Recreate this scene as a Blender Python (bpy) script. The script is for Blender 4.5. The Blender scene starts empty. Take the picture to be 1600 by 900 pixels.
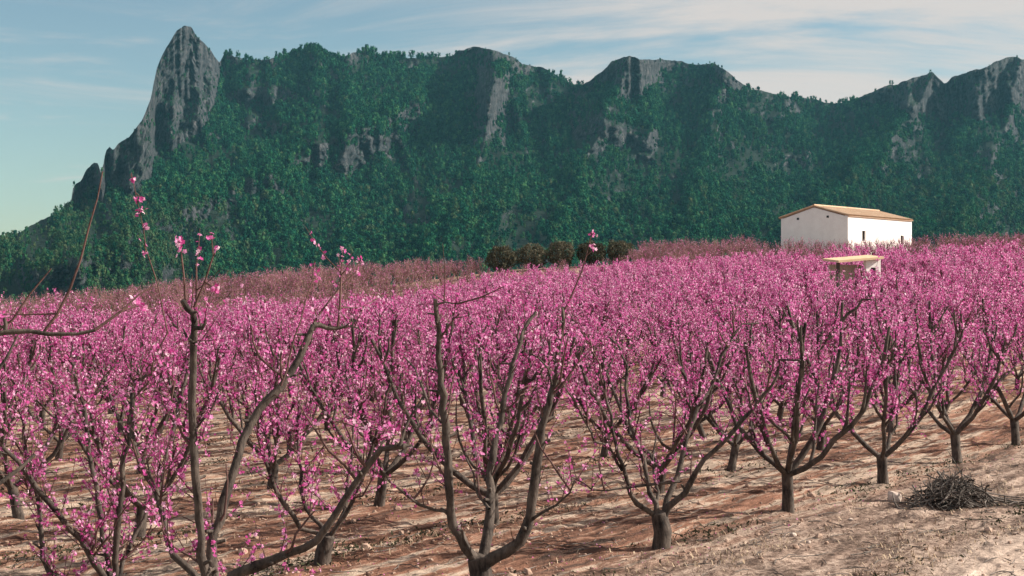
import bpy, math, random
import numpy as np
from mathutils import Vector, Matrix

R = math.radians
scene = bpy.context.scene
F = 2198.0            # focal length in photo pixels (1600 px wide)
CAMZ = 3.24
YH = 460.0            # horizon row in the photograph

# ------------------------------------------------------------------ camera
cam_d = bpy.data.cameras.new('camera')
cam_d.sensor_width = 36.0
cam_d.lens = 36.0 * F / 1600.0
cam_d.clip_start = 0.1
cam_d.clip_end = 8000.0
cam = bpy.data.objects.new('camera', cam_d)
scene.collection.objects.link(cam)
cam.location = (0, 0, CAMZ)
cam.rotation_euler = (R(90) + math.atan((YH - 450.0) / F), 0, 0)
scene.camera = cam

# ------------------------------------------------------------------ sky, sun, exposure
SUN_AZ = R(5)        # direction to the sun: to the right (+X), a little beyond (+Y)
SUN_EL = R(31)
SUN_STRENGTH = 4.8
SKY_STRENGTH = 0.06
EXPOSURE = 1.0
CLOUD_COL = (6.1, 5.5, 5.15, 1)
SKY_TINT = (1.04, 1.045, 0.90, 1)

world = bpy.data.worlds.new('World')
scene.world = world
world.use_nodes = True
wn, wl = world.node_tree.nodes, world.node_tree.links
wn.clear()
w_out = wn.new('ShaderNodeOutputWorld')
w_bg = wn.new('ShaderNodeBackground'); w_bg.inputs[1].default_value = SKY_STRENGTH
sky = wn.new('ShaderNodeTexSky'); sky.sky_type = 'NISHITA'; sky.sun_disc = False
sky.sun_elevation = SUN_EL
sky.sun_rotation = R(90) - SUN_AZ
sky.altitude = 300.0; sky.air_density = 1.0; sky.dust_density = 0.7; sky.ozone_density = 2.0
w_tint = wn.new('ShaderNodeMixRGB'); w_tint.blend_type = 'MULTIPLY'; w_tint.inputs[0].default_value = 1
w_tint.inputs[2].default_value = SKY_TINT
wl.new(sky.outputs[0], w_tint.inputs[1])
tc = wn.new('ShaderNodeTexCoord')
sep = wn.new('ShaderNodeSeparateXYZ'); wl.new(tc.outputs['Generated'], sep.inputs[0])
def wmath(op, a, b=None, c=None, clamp=False):
    n = wn.new('ShaderNodeMath'); n.operation = op; n.use_clamp = clamp
    for i, v in enumerate((a, b, c)):
        if v is None: continue
        if isinstance(v, (int, float)): n.inputs[i].default_value = v
        else: wl.new(v, n.inputs[i])
    return n.outputs[0]
zz = wmath('ADD', wmath('MAXIMUM', sep.outputs[2], 0.0), 0.10)
cx = wmath('DIVIDE', sep.outputs[0], zz); cy = wmath('DIVIDE', sep.outputs[1], zz)
comb = wn.new('ShaderNodeCombineXYZ'); wl.new(cx, comb.inputs[0]); wl.new(cy, comb.inputs[1])
mp = wn.new('ShaderNodeMapping'); wl.new(comb.outputs[0], mp.inputs[0])
mp.inputs['Location'].default_value = (3.6, 7.7, 0); mp.inputs['Scale'].default_value = (0.75, 1.1, 1)
mp.inputs['Rotation'].default_value = (0, 0, R(8))
nz1 = wn.new('ShaderNodeTexNoise'); nz1.inputs['Scale'].default_value = 1.0; nz1.inputs['Detail'].default_value = 8
nz1.inputs['Roughness'].default_value = 0.62; nz1.inputs['Distortion'].default_value = 0.9
wl.new(mp.outputs[0], nz1.inputs['Vector'])
# cloud bank thickens towards the right and overhead, as in the photograph
bias = wmath('ADD', wmath('MULTIPLY', sep.outputs[0], 0.36), wmath('MULTIPLY', sep.outputs[2], 0.55))
cl = wmath('ADD', nz1.outputs[0], bias)
ramp = wn.new('ShaderNodeMapRange'); ramp.interpolation_type = 'SMOOTHSTEP'
ramp.inputs['From Min'].default_value = 0.47; ramp.inputs['From Max'].default_value = 0.76
ramp.inputs['To Max'].default_value = 0.92
wl.new(cl, ramp.inputs[0])
w_mix = wn.new('ShaderNodeMixRGB'); wl.new(ramp.outputs[0], w_mix.inputs[0])
wl.new(w_tint.outputs[0], w_mix.inputs[1]); w_mix.inputs[2].default_value = CLOUD_COL
wl.new(w_mix.outputs[0], w_bg.inputs[0]); wl.new(w_bg.outputs[0], w_out.inputs[0])

sun_d = bpy.data.lights.new('sun', 'SUN'); sun_d.energy = SUN_STRENGTH; sun_d.angle = R(0.5)
sun_d.color = (1.0, 0.90, 0.78)
sun = bpy.data.objects.new('sun', sun_d); scene.collection.objects.link(sun)
sd = Vector((math.cos(SUN_EL) * math.cos(SUN_AZ), math.cos(SUN_EL) * math.sin(SUN_AZ), math.sin(SUN_EL)))
sun.rotation_euler = sd.to_track_quat('Z', 'Y').to_euler()
sun.location = (60, 10, 60)

vs = scene.view_settings
vs.view_transform = 'Standard'; vs.look = 'None'; vs.exposure = EXPOSURE; vs.gamma = 1.0; vs.use_curve_mapping = False

# ------------------------------------------------------------------ helpers
rng = np.random.default_rng(7)
col = scene.collection

def vnoise(x, y, seed=0):
    x = np.asarray(x, float); y = np.asarray(y, float)
    xi = np.floor(x).astype(np.int64); yi = np.floor(y).astype(np.int64)
    fx = x - xi; fy = y - yi
    fx = fx * fx * fx * (fx * (fx * 6 - 15) + 10); fy = fy * fy * fy * (fy * (fy * 6 - 15) + 10)
    def h(a, b):
        n = (a * 374761393 + b * 668265263 + seed * 974711) & 0xffffffff
        n = ((n ^ (n >> 13)) * 1274126177) & 0xffffffff
        n = n ^ (n >> 16)
        return (n & 0xffff) / 65535.0
    return (h(xi, yi) * (1 - fx) + h(xi + 1, yi) * fx) * (1 - fy) + (h(xi, yi + 1) * (1 - fx) + h(xi + 1, yi + 1) * fx) * fy

def fbm(x, y, octv=4, seed=0, gain=0.5):
    s = 0.0; a = 1.0; t = 0.0
    for o in range(octv):
        s = s + a * (vnoise(x, y, seed + o * 17) * 2 - 1); t += a
        x = x * 2.03 + 11.3; y = y * 2.03 - 7.1; a *= gain
    return s / t

def sstep(a, b, x):
    t = np.clip((np.asarray(x, float) - a) / (b - a), 0, 1); return t * t * (3 - 2 * t)

def px(x, y, Y):
    return np.array(((x - 800.0) / F * Y, Y, CAMZ + (YH - y) / F * Y))

def mesh_np(name, verts, faces, mats=(), smooth=False, mat_idx=None):
    """faces: list of int arrays (n,k) or plain list of lists"""
    me = bpy.data.meshes.new(name)
    verts = np.asarray(verts, dtype=np.float32).reshape(-1, 3)
    if isinstance(faces, np.ndarray): faces = [faces]
    if len(faces) and isinstance(faces[0], np.ndarray):
        loops = np.concatenate([f.reshape(-1) for f in faces]).astype(np.int32)
        tot = np.concatenate([np.full(len(f), f.shape[1], np.int32) for f in faces])
    else:
        loops = np.array([i for f in faces for i in f], np.int32)
        tot = np.array([len(f) for f in faces], np.int32)
    start = np.concatenate(([0], np.cumsum(tot)[:-1])).astype(np.int32)
    me.vertices.add(len(verts)); me.vertices.foreach_set('co', verts.reshape(-1))
    me.loops.add(len(loops)); me.loops.foreach_set('vertex_index', loops)
    me.polygons.add(len(tot)); me.polygons.foreach_set('loop_start', start)
    try: me.polygons.foreach_set('loop_total', tot)
    except Exception: pass
    for m in mats: me.materials.append(m)
    if mat_idx is not None: me.polygons.foreach_set('material_index', np.asarray(mat_idx, np.int32))
    me.polygons.foreach_set('use_smooth', np.full(len(tot), smooth, dtype=bool))
    me.update(calc_edges=True); me.validate()
    return me

def link(name, me, parent=None, loc=None):
    o = bpy.data.objects.new(name, me); col.objects.link(o)
    if parent is not None: o.parent = parent
    if loc is not None: o.location = loc
    return o

def tag(o, label=None, cat=None, group=None, kind=None):
    if label: o['label'] = label
    if cat: o['category'] = cat
    if group: o['group'] = group
    if kind: o['kind'] = kind
    return o

class MB:
    """collects tubes, boxes and scattered templates into one mesh"""
    def __init__(s): s.v = []; s.f = {}; s.n = 0
    def add(s, verts, faces):
        verts = np.asarray(verts, float).reshape(-1, 3)
        faces = np.asarray(faces, np.int64)
        s.v.append(verts); s.f.setdefault(faces.shape[1], []).append(faces + s.n); s.n += len(verts)
    def tube(s, pts, rad, sides=5, cap=True, wob=0.0, rs=None):
        pts = np.asarray(pts, float); n = len(pts); rad = np.asarray(rad, float)
        d = np.gradient(pts, axis=0); d /= (np.linalg.norm(d, axis=1, keepdims=True) + 1e-9)
        ref = np.array((0.31, 0.93, 0.2)) if abs(d[0][2]) > 0.8 else np.array((0.05, 0.1, 1.0))
        a = np.cross(d, ref); a /= (np.linalg.norm(a, axis=1, keepdims=True) + 1e-9)
        b = np.cross(d, a)
        th = np.arange(sides) * 2 * math.pi / sides
        r = rad[:, None] * np.ones((n, sides))
        if wob and rs is not None: r = r * (1 + wob * rs.uniform(-1, 1, (n, sides)))
        ring = pts[:, None, :] + r[..., None] * (np.cos(th)[None, :, None] * a[:, None, :] + np.sin(th)[None, :, None] * b[:, None, :])
        v = ring.reshape(-1, 3)
        i = np.arange(n - 1)[:, None] * sides; k = np.arange(sides)[None, :]; k2 = (k + 1) % sides
        q = np.stack((i + k, i + k2, i + sides + k2, i + sides + k), -1).reshape(-1, 4)
        s.add(v, q)
        if cap:
            tip = pts[-1] + d[-1] * rad[-1] * 0.6
            base = s.n
            s.add(np.vstack((ring[-1], tip[None])), np.array([[j, (j + 1) % sides, sides] for j in range(sides)]))
    def box(s, lo, hi):
        x0, y0, z0 = lo; x1, y1, z1 = hi
        s.add([(x0,y0,z0),(x1,y0,z0),(x1,y1,z0),(x0,y1,z0),(x0,y0,z1),(x1,y0,z1),(x1,y1,z1),(x0,y1,z1)],
              [[0,3,2,1],[4,5,6,7],[0,1,5,4],[1,2,6,5],[2,3,7,6],[3,0,4,7]])
    def scatter(s, tv, tf, cen, frames, size):
        """template (T,3) placed at cen (N,3) with frames (N,3,3), size (N,) or (N,3)"""
        cen = np.asarray(cen, float); N = len(cen)
        if N == 0: return
        size = np.asarray(size, float)
        if size.ndim == 1: size = size[:, None].repeat(3, 1)
        loc = tv[None] * size[:, None, :]
        w = np.einsum('ntk,nkj->ntj', loc, frames) + cen[:, None, :]
        T = len(tv)
        fa = (tf[None] + (np.arange(N) * T)[:, None, None]).reshape(-1, tf.shape[1])
        s.add(w.reshape(-1, 3), fa)
    def mesh(s, name, mats, smooth=False):
        v = np.concatenate(s.v); fs = [np.concatenate(x) for x in s.f.values()]
        return mesh_np(name, v, fs, mats if isinstance(mats, (list, tuple)) else [mats], smooth)

def rand_frames(N, rs, up=None, spread=1.0):
    n = rs.normal(size=(N, 3)) * spread
    if up is not None: n = n + np.asarray(up)
    n /= np.linalg.norm(n, axis=1, keepdims=True) + 1e-9
    t = rs.normal(size=(N, 3)); a = np.cross(n, t); a /= np.linalg.norm(a, axis=1, keepdims=True) + 1e-9
    b = np.cross(n, a)
    return np.stack((a, b, n), 1)

# ------------------------------------------------------------------ materials
def new_mat(name):
    m = bpy.data.materials.new(name); m.use_nodes = True
    nt = m.node_tree; nt.nodes.clear()
    out = nt.nodes.new('ShaderNodeOutputMaterial')
    return m, nt.nodes, nt.links, out

def ramp_node(N, stops):
    r = N.new('ShaderNodeValToRGB'); e = r.color_ramp.elements
    while len(e) < len(stops): e.new(0.5)
    for el, (p, c) in zip(e, stops): el.position = p; el.color = (*c, 1)
    return r

def principled(N, L, out, rough=0.8, spec=0.3):
    b = N.new('ShaderNodeBsdfPrincipled'); b.inputs['Roughness'].default_value = rough
    b.inputs['Specular IOR Level'].default_value = spec
    L.new(b.outputs[0], out.inputs[0]); return b

def noise(N, L, vec, scale, detail=4, rough=0.6, dist=0.0):
    n = N.new('ShaderNodeTexNoise'); n.inputs['Scale'].default_value = scale
    n.inputs['Detail'].default_value = detail; n.inputs['Roughness'].default_value = rough
    n.inputs['Distortion'].default_value = dist
    if vec is not None: L.new(vec, n.inputs['Vector'])
    return n

def mapping(N, L, vec, scale=(1,1,1), rot=(0,0,0), loc=(0,0,0)):
    m = N.new('ShaderNodeMapping'); m.inputs['Scale'].default_value = scale
    m.inputs['Rotation'].default_value = rot; m.inputs['Location'].default_value = loc
    L.new(vec, m.inputs[0]); return m.outputs[0]

def bump(N, L, h, strength, dist, bsdf):
    b = N.new('ShaderNodeBump'); b.inputs['Strength'].default_value = strength; b.inputs['Distance'].default_value = dist
    L.new(h, b.inputs['Height']); L.new(b.outputs[0], bsdf.inputs['Normal'])

def mixc(N, L, fac, a, b, mode='MIX'):
    m = N.new('ShaderNodeMixRGB'); m.blend_type = mode
    for i, v in enumerate((fac, a, b)):
        if isinstance(v, (int, float)): m.inputs[i].default_value = v
        elif isinstance(v, tuple): m.inputs[i].default_value = (*v, 1)
        else: L.new(v, m.inputs[i])
    return m.outputs[0]

def mat_bark(name, dark, light):
    m, N, L, out = new_mat(name); b = principled(N, L, out, 0.85, 0.25)
    t = N.new('ShaderNodeTexCoord')
    v = mapping(N, L, t.outputs['Object'], (1, 1, 0.35))
    n1 = noise(N, L, v, 22, 6, 0.7); n2 = noise(N, L, t.outputs['Object'], 4, 3)
    r = ramp_node(N, [(0.36, dark), (0.70, light)])
    L.new(mixc(N, L, 0.45, n1.outputs[0], n2.outputs[0]), r.inputs[0]); L.new(r.outputs[0], b.inputs['Base Color'])
    bump(N, L, n1.outputs[0], 0.9, 0.018, b); return m

def mat_petal():
    m, N, L, out = new_mat('petal_pink')
    g = N.new('ShaderNodeNewGeometry')
    r = ramp_node(N, [(0.0, (0.46, 0.050, 0.230)), (0.30, (0.64, 0.130, 0.400)), (0.60, (0.78, 0.255, 0.550)), (0.86, (0.87, 0.460, 0.690)), (1.0, (0.92, 0.68, 0.80))])
    L.new(g.outputs['Random Per Island'], r.inputs[0])
    d = N.new('ShaderNodeBsdfDiffuse'); t = N.new('ShaderNodeBsdfTranslucent')
    L.new(r.outputs[0], d.inputs[0]); L.new(r.outputs[0], t.inputs[0])
    mx = N.new('ShaderNodeMixShader'); mx.inputs[0].default_value = 0.45
    L.new(d.outputs[0], mx.inputs[1]); L.new(t.outputs[0], mx.inputs[2]); L.new(mx.outputs[0], out.inputs[0])
    return m

def mat_leafy(name, stops, trans=0.25):
    m, N, L, out = new_mat(name)
    g = N.new('ShaderNodeNewGeometry'); oi = N.new('ShaderNodeObjectInfo')
    r = ramp_node(N, stops)
    mm = N.new('ShaderNodeMath'); mm.operation = 'MULTIPLY_ADD'
    L.new(oi.outputs['Random'], mm.inputs[0]); mm.inputs[1].default_value = 0.6
    m2 = N.new('ShaderNodeMath'); m2.operation = 'MULTIPLY'; L.new(g.outputs['Random Per Island'], m2.inputs[0]); m2.inputs[1].default_value = 0.4
    L.new(m2.outputs[0], mm.inputs[2]); L.new(mm.outputs[0], r.inputs[0])
    d = N.new('ShaderNodeBsdfDiffuse'); t = N.new('ShaderNodeBsdfTranslucent')
    L.new(r.outputs[0], d.inputs[0]); L.new(r.outputs[0], t.inputs[0])
    mx = N.new('ShaderNodeMixShader'); mx.inputs[0].default_value = trans
    L.new(d.outputs[0], mx.inputs[1]); L.new(t.outputs[0], mx.inputs[2]); L.new(mx.outputs[0], out.inputs[0])
    return m

M_BARK = mat_bark('bark', (0.010, 0.008, 0.008), (0.155, 0.124, 0.104))
M_TWIG = mat_bark('twig_bark', (0.055, 0.028, 0.026), (0.17, 0.095, 0.085))
M_BARETWIG = mat_bark('bare_twig_bark', (0.10, 0.060, 0.052), (0.32, 0.195, 0.16))
M_DEAD = mat_bark('dead_wood', (0.012, 0.011, 0.011), (0.27, 0.235, 0.21))
M_PETAL = mat_petal()

# row geometry of the orchard
U = np.array((2.22, 3.03)); U_LEN = float(np.linalg.norm(U)); UH = U / U_LEN
PERP = np.array((-UH[1], UH[0]))
B0 = np.array((-0.307, 15.0))
ROWSP = 2.9
ROW_ANG = math.atan2(UH[1], UH[0])

def mat_ground():
    m, N, L, out = new_mat('orchard_soil'); b = principled(N, L, out, 0.95, 0.1)
    t = N.new('ShaderNodeTexCoord'); P = t.outputs['Object']
    rotv = N.new('ShaderNodeVectorRotate'); rotv.rotation_type = 'Z_AXIS'; rotv.inputs['Angle'].default_value = -ROW_ANG
    L.new(P, rotv.inputs['Vector'])
    Q = rotv.outputs[0]                                    # x along the rows, y across
    bands = noise(N, L, mapping(N, L, Q, (0.10, 1.5, 1)), 1.0, 6, 0.68, 0.3)
    streak = noise(N, L, mapping(N, L, Q, (0.5, 4.0, 1)), 1.0, 6, 0.7, 0.2)
    fine = noise(N, L, P, 9.0, 8, 0.75); grit = noise(N, L, P, 38.0, 4, 0.7)
    base = ramp_node(N, [(0.36, (0.055, 0.042, 0.036)), (0.42, (0.14, 0.082, 0.062)), (0.47, (0.27, 0.140, 0.096)), (0.50, (0.36, 0.225, 0.165)), (0.53, (0.50, 0.405, 0.325)), (0.565, (0.46, 0.365, 0.290)), (0.59, (0.12, 0.090, 0.075)), (0.64, (0.26, 0.140, 0.095)), (0.72, (0.42, 0.33, 0.265))])
    mixv = mixc(N, L, 0.42, bands.outputs[0], streak.outputs[0])
    L.new(mixv, base.inputs[0])
    # straw-coloured stony verge beside the front row, paler track beyond it
    s2 = N.new('ShaderNodeSeparateXYZ'); L.new(Q, s2.inputs[0])
    yb = float(np.dot(B0, PERP))
    wob = noise(N, L, mapping(N, L, Q, (0.25, 0.9, 1)), 1.0, 5, 0.65)
    def across(lo, hi, amp):
        a = N.new('ShaderNodeMath'); a.operation = 'MULTIPLY_ADD'; L.new(wob.outputs[0], a.inputs[0]); a.inputs[1].default_value = amp; L.new(s2.outputs[1], a.inputs[2])
        mr = N.new('ShaderNodeMapRange'); mr.interpolation_type = 'SMOOTHSTEP'; L.new(a.outputs[0], mr.inputs[0])
        mr.inputs['From Min'].default_value = yb + hi + amp * 0.5; mr.inputs['From Max'].default_value = yb + lo + amp * 0.5
        return mr.outputs[0]
    verge = ramp_node(N, [(0.36, (0.07, 0.056, 0.050)), (0.46, (0.22, 0.155, 0.125)), (0.54, (0.38, 0.29, 0.24)), (0.62, (0.52, 0.42, 0.355)), (0.72, (0.26, 0.18, 0.145))])
    L.new(mixc(N, L, 0.55, streak.outputs[0], fine.outputs[0]), verge.inputs[0])
    track = ramp_node(N, [(0.3, (0.46, 0.35, 0.285)), (0.6, (0.66, 0.535, 0.455))])
    L.new(mixc(N, L, 0.5, streak.outputs[0], fine.outputs[0]), track.inputs[0])
    c = mixc(N, L, across(-1.0, 0.6, 1.2), base.outputs[0], verge.outputs[0])
    c = mixc(N, L, across(-3.7, -2.7, 1.6), c, track.outputs[0])
    fr = ramp_node(N, [(0.32, (0.45, 0.45, 0.45)), (0.52, (1, 1, 1)), (0.72, (1.15, 1.12, 1.08))]); L.new(fine.outputs[0], fr.inputs[0])
    c = mixc(N, L, 0.75, c, fr.outputs[0], 'MULTIPLY')
    gr = ramp_node(N, [(0.35, (0.65, 0.65, 0.65)), (0.6, (1.1, 1.1, 1.1))]); L.new(grit.outputs[0], gr.inputs[0])
    c = mixc(N, L, 0.55, c, gr.outputs[0], 'MULTIPLY')
    clump = noise(N, L, mapping(N, L, Q, (0.9, 2.6, 1)), 1.0, 7, 0.72, 0.5)
    cr = ramp_node(N, [(0.37, (0.22, 0.21, 0.22)), (0.45, (0.72, 0.70, 0.69)), (0.53, (1.0, 0.99, 0.98)), (0.64, (1.22, 1.21, 1.20))]); L.new(clump.outputs[0], cr.inputs[0])
    c = mixc(N, L, 0.9, c, cr.outputs[0], 'MULTIPLY')
    L.new(c, b.inputs['Base Color'])
    bump(N, L, mixc(N, L, 0.4, fine.outputs[0], grit.outputs[0]), 1.0, 0.07, b)
    return m

def mat_rock_soil(name, rock):
    m, N, L, out = new_mat(name); b = principled(N, L, out, 0.95, 0.1)
    t = N.new('ShaderNodeTexCoord'); P = t.outputs['Object']
    g = N.new('ShaderNodeNewGeometry')
    s = N.new('ShaderNodeSeparateXYZ'); L.new(g.outputs['True Normal'], s.inputs[0])
    streak = noise(N, L, mapping(N, L, P, (0.06, 0.06, 0.026)), 1.0, 9, 0.72, 0.8)
    fine = noise(N, L, P, 0.11, 9, 0.75)
    rk = ramp_node(N, [(0.40, (0.010, 0.014, 0.017)), (0.47, (0.036, 0.044, 0.050)), (0.54, (0.076, 0.082, 0.088)), (0.64, (0.135, 0.126, 0.124))])
    L.new(mixc(N, L, 0.5, streak.outputs[0], fine.outputs[0]), rk.inputs[0])
    vor = N.new('ShaderNodeTexVoronoi'); vor.feature = 'DISTANCE_TO_EDGE'; vor.inputs['Scale'].default_value = 1.0
    wv = noise(N, L, P, 0.05, 4, 0.6); wm = N.new('ShaderNodeVectorMath'); wm.operation = 'MULTIPLY_ADD'
    L.new(wv.outputs[1], wm.inputs[0]); wm.inputs[1].default_value = (30, 30, 30); L.new(P, wm.inputs[2])
    L.new(mapping(N, L, wm.outputs[0], (0.085, 0.085, 0.034)), vor.inputs['Vector'])
    ck = ramp_node(N, [(0.0, (0.25, 0.27, 0.30)), (0.10, (0.80, 0.82, 0.84)), (0.35, (1.1, 1.1, 1.1))]); L.new(vor.outputs[0], ck.inputs[0])
    rkc = mixc(N, L, 0.9, rk.outputs[0], ck.outputs[0], 'MULTIPLY')
    so = ramp_node(N, [(0.3, (0.006, 0.018, 0.015)), (0.6, (0.018, 0.034, 0.024)), (0.8, (0.085, 0.082, 0.060))]); L.new(fine.outputs[0], so.inputs[0])
    mr = N.new('ShaderNodeMapRange'); mr.interpolation_type = 'SMOOTHSTEP'
    a = N.new('ShaderNodeMath'); a.operation = 'MULTIPLY_ADD'; L.new(fine.outputs[0], a.inputs[0]); a.inputs[1].default_value = 0.3; L.new(s.outputs[2], a.inputs[2])
    L.new(a.outputs[0], mr.inputs[0]); mr.inputs['From Min'].default_value = rock; mr.inputs['From Max'].default_value = rock + 0.14
    L.new(mixc(N, L, mr.outputs[0], rkc, so.outputs[0]), b.inputs['Base Color'])
    bump(N, L, mixc(N, L, 0.5, streak.outputs[0], fine.outputs[0]), 1.0, 9.0, b)
    return m

def mat_noisy(name, c0, c1, scale=6.0, rough=0.85, bdist=0.01):
    m, N, L, out = new_mat(name); b = principled(N, L, out, rough, 0.2)
    t = N.new('ShaderNodeTexCoord'); n = noise(N, L, t.outputs['Object'], scale, 6, 0.7)
    r = ramp_node(N, [(0.3, c0), (0.7, c1)]); L.new(n.outputs[0], r.inputs[0]); L.new(r.outputs[0], b.inputs['Base Color'])
    bump(N, L, n.outputs[0], 0.6, bdist, b); return m

M_GROUND = mat_ground()
M_ROCK = mat_rock_soil('mountain_rock', 0.80)
M_STONE = mat_noisy('pale_stone', (0.36, 0.29, 0.25), (0.62, 0.53, 0.47), 9, 0.9, 0.02)
M_WHITE = mat_noisy('whitewash', (0.78, 0.75, 0.73), (0.88, 0.86, 0.84), 1.2, 0.9, 0.01)
M_TILE = mat_noisy('terracotta', (0.45, 0.28, 0.18), (0.62, 0.48, 0.35), 1.6, 0.85, 0.02)
M_DARK = mat_noisy('dark_opening', (0.015, 0.015, 0.018), (0.03, 0.03, 0.035), 3, 0.6)
M_SLAB = mat_noisy('ochre_slab', (0.52, 0.37, 0.22), (0.70, 0.55, 0.38), 2.5, 0.9, 0.01)
M_CLOD = mat_noisy('earth_clod', (0.16, 0.09, 0.065), (0.46, 0.34, 0.27), 1.1, 0.95, 0.02)
M_STRAW = mat_noisy('dry_straw', (0.22, 0.155, 0.10), (0.56, 0.45, 0.33), 1.5, 0.95, 0.01)
M_PINE = mat_leafy('pine_foliage', [(0.08, (0.003, 0.022, 0.018)), (0.38, (0.006, 0.050, 0.032)), (0.68, (0.016, 0.095, 0.044)), (0.92, (0.060, 0.150, 0.060))], 0.12)
M_WEED = mat_leafy('low_weed', [(0.1, (0.025, 0.030, 0.020)), (0.5, (0.060, 0.062, 0.038)), (0.9, (0.13, 0.11, 0.075))], 0.2)
M_PINE2 = mat_leafy('pale_pine_foliage', [(0.1, (0.016, 0.058, 0.028)), (0.5, (0.036, 0.092, 0.042)), (0.9, (0.085, 0.120, 0.060))], 0.15)
M_OLIVE = mat_leafy('shrub_leaf', [(0.1, (0.05, 0.050, 0.036)), (0.5, (0.12, 0.113, 0.080)), (0.9, (0.24, 0.215, 0.165))], 0.2)

# ------------------------------------------------------------------ terrain
GX = np.array([-400, 0, 300, 600, 800, 1000, 1200, 1600, 2000])
G115 = np.array([-2.8, -2.3, -1.3, 0.1, 2.2, 3.2, 3.8, 4.6, 4.8])
G150 = np.array([-0.9, -0.2, 2.2, 4.2, 5.9, 6.6, 7.2, 7.5, 7.6])
def ground_z(X, Y, detail=False):
    X = np.asarray(X, float); Y = np.asarray(Y, float)
    D = np.maximum(Y, 2.0)
    xa = np.clip(800 + X / np.maximum(D, 4) * F, -400, 2000)
    g1 = np.interp(xa, GX, G115); g2 = np.interp(xa, GX, G150)
    t1 = np.clip((D - 28) / 87.0, 0, 1) ** 1.25
    z = g1 * t1
    z = np.where(D > 115, g1 + (g2 - g1) * sstep(113, 152, D), z)
    fall = sstep(163, 620, D)
    z = z * (1 - fall) + fall * (-34.0)
    z = z + 1.6 * sstep(8.5, 2.5, D) if np.ndim(D) == 0 else z + 1.6 * (1 - sstep(2.5, 8.5, D))
    if detail:
        w = sstep(9, 12, D) * (1 - sstep(40, 90, D))
        ac = (X - B0[0]) * PERP[0] + (Y - B0[1]) * PERP[1]; al = X * UH[0] + Y * UH[1]
        z = z + w * (0.045 * fbm(al * 0.5, ac * 3.2, 4, 3) + 0.05 * fbm(X * 1.3, Y * 1.3, 4, 9) + 0.028 * fbm(X * 6, Y * 6, 3, 19))
    return z

def build_ground():
    ang = np.concatenate((np.linspace(-1.35, -0.44, 26), np.linspace(-0.43, 0.43, 620), np.linspace(0.44, 1.35, 26)))
    d = [0.6, 2, 4, 6, 8, 10]
    while d[-1] < 15.0: d.append(d[-1] + 0.12)
    while d[-1] < 60.0: d.append(d[-1] * 1.0065)
    while d[-1] < 170: d.append(d[-1] * 1.02)
    while d[-1] < 6000: d.append(d[-1] * 1.16)
    d = np.array(d)
    A, D = np.meshgrid(np.tan(ang), d)
    # behind the camera too: a plain skirt is joined below
    X = A * D; Y = D
    Z = ground_z(X, Y, True)
    n, m = X.shape
    idx = np.arange(n * m).reshape(n, m)
    q = np.stack((idx[:-1, :-1], idx[:-1, 1:], idx[1:, 1:], idx[1:, :-1]), -1).reshape(-1, 4)
    V = np.stack((X, Y, Z), -1).reshape(-1, 3)
    mb = MB(); mb.add(V, q)
    zb = 1.6
    mb.add([(-2000, -2000, zb), (2000, -2000, zb), (2000, 0.6, zb), (-2000, 0.6, zb)], [[0, 1, 2, 3]])
    o = link('ground', mb.mesh('ground', M_GROUND, True)); tag(o, kind='structure')
build_ground()

# ------------------------------------------------------------------ mountain
SKYX = np.array([-260, -120, 0, 30, 60, 90, 110, 113, 118, 126, 134, 146, 153, 157, 160, 165, 171, 177, 184, 195, 204, 214, 222, 230, 236, 240, 245, 252, 259, 266, 276, 288, 298, 304, 310, 318, 328, 336, 343, 352, 366, 384, 400, 420, 445, 468, 492, 512, 530, 552, 572, 596, 620, 650, 680, 706, 716, 740, 768, 790, 806, 816, 832, 850, 870, 890, 905, 920, 940, 955, 970, 985, 1005, 1030, 1055, 1080, 1100, 1118, 1136, 1150, 1172, 1200, 1230, 1262, 1290, 1316, 1336, 1356, 1380, 1402, 1424, 1446, 1458, 1466, 1476, 1490, 1510, 1534, 1556, 1574, 1588, 1600, 1640, 1700, 1800, 1900])
SKYY = np.array([470, 425, 376, 362, 345, 331, 322, 296, 286, 283, 266, 253, 256, 272, 264, 236, 230, 236, 226, 218, 210, 198, 186, 166, 150, 128, 104, 88, 74, 62, 46, 38, 42, 52, 60, 66, 76, 90, 96, 78, 88, 92, 94, 92, 86, 78, 74, 86, 90, 82, 78, 86, 90, 90, 88, 88, 78, 74, 76, 84, 92, 100, 102, 106, 118, 128, 134, 126, 112, 96, 90, 88, 92, 94, 94, 100, 100, 99, 112, 124, 138, 144, 150, 154, 160, 160, 154, 146, 136, 130, 122, 116, 112, 122, 130, 120, 112, 106, 96, 88, 88, 92, 84, 100, 120, 150])
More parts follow.
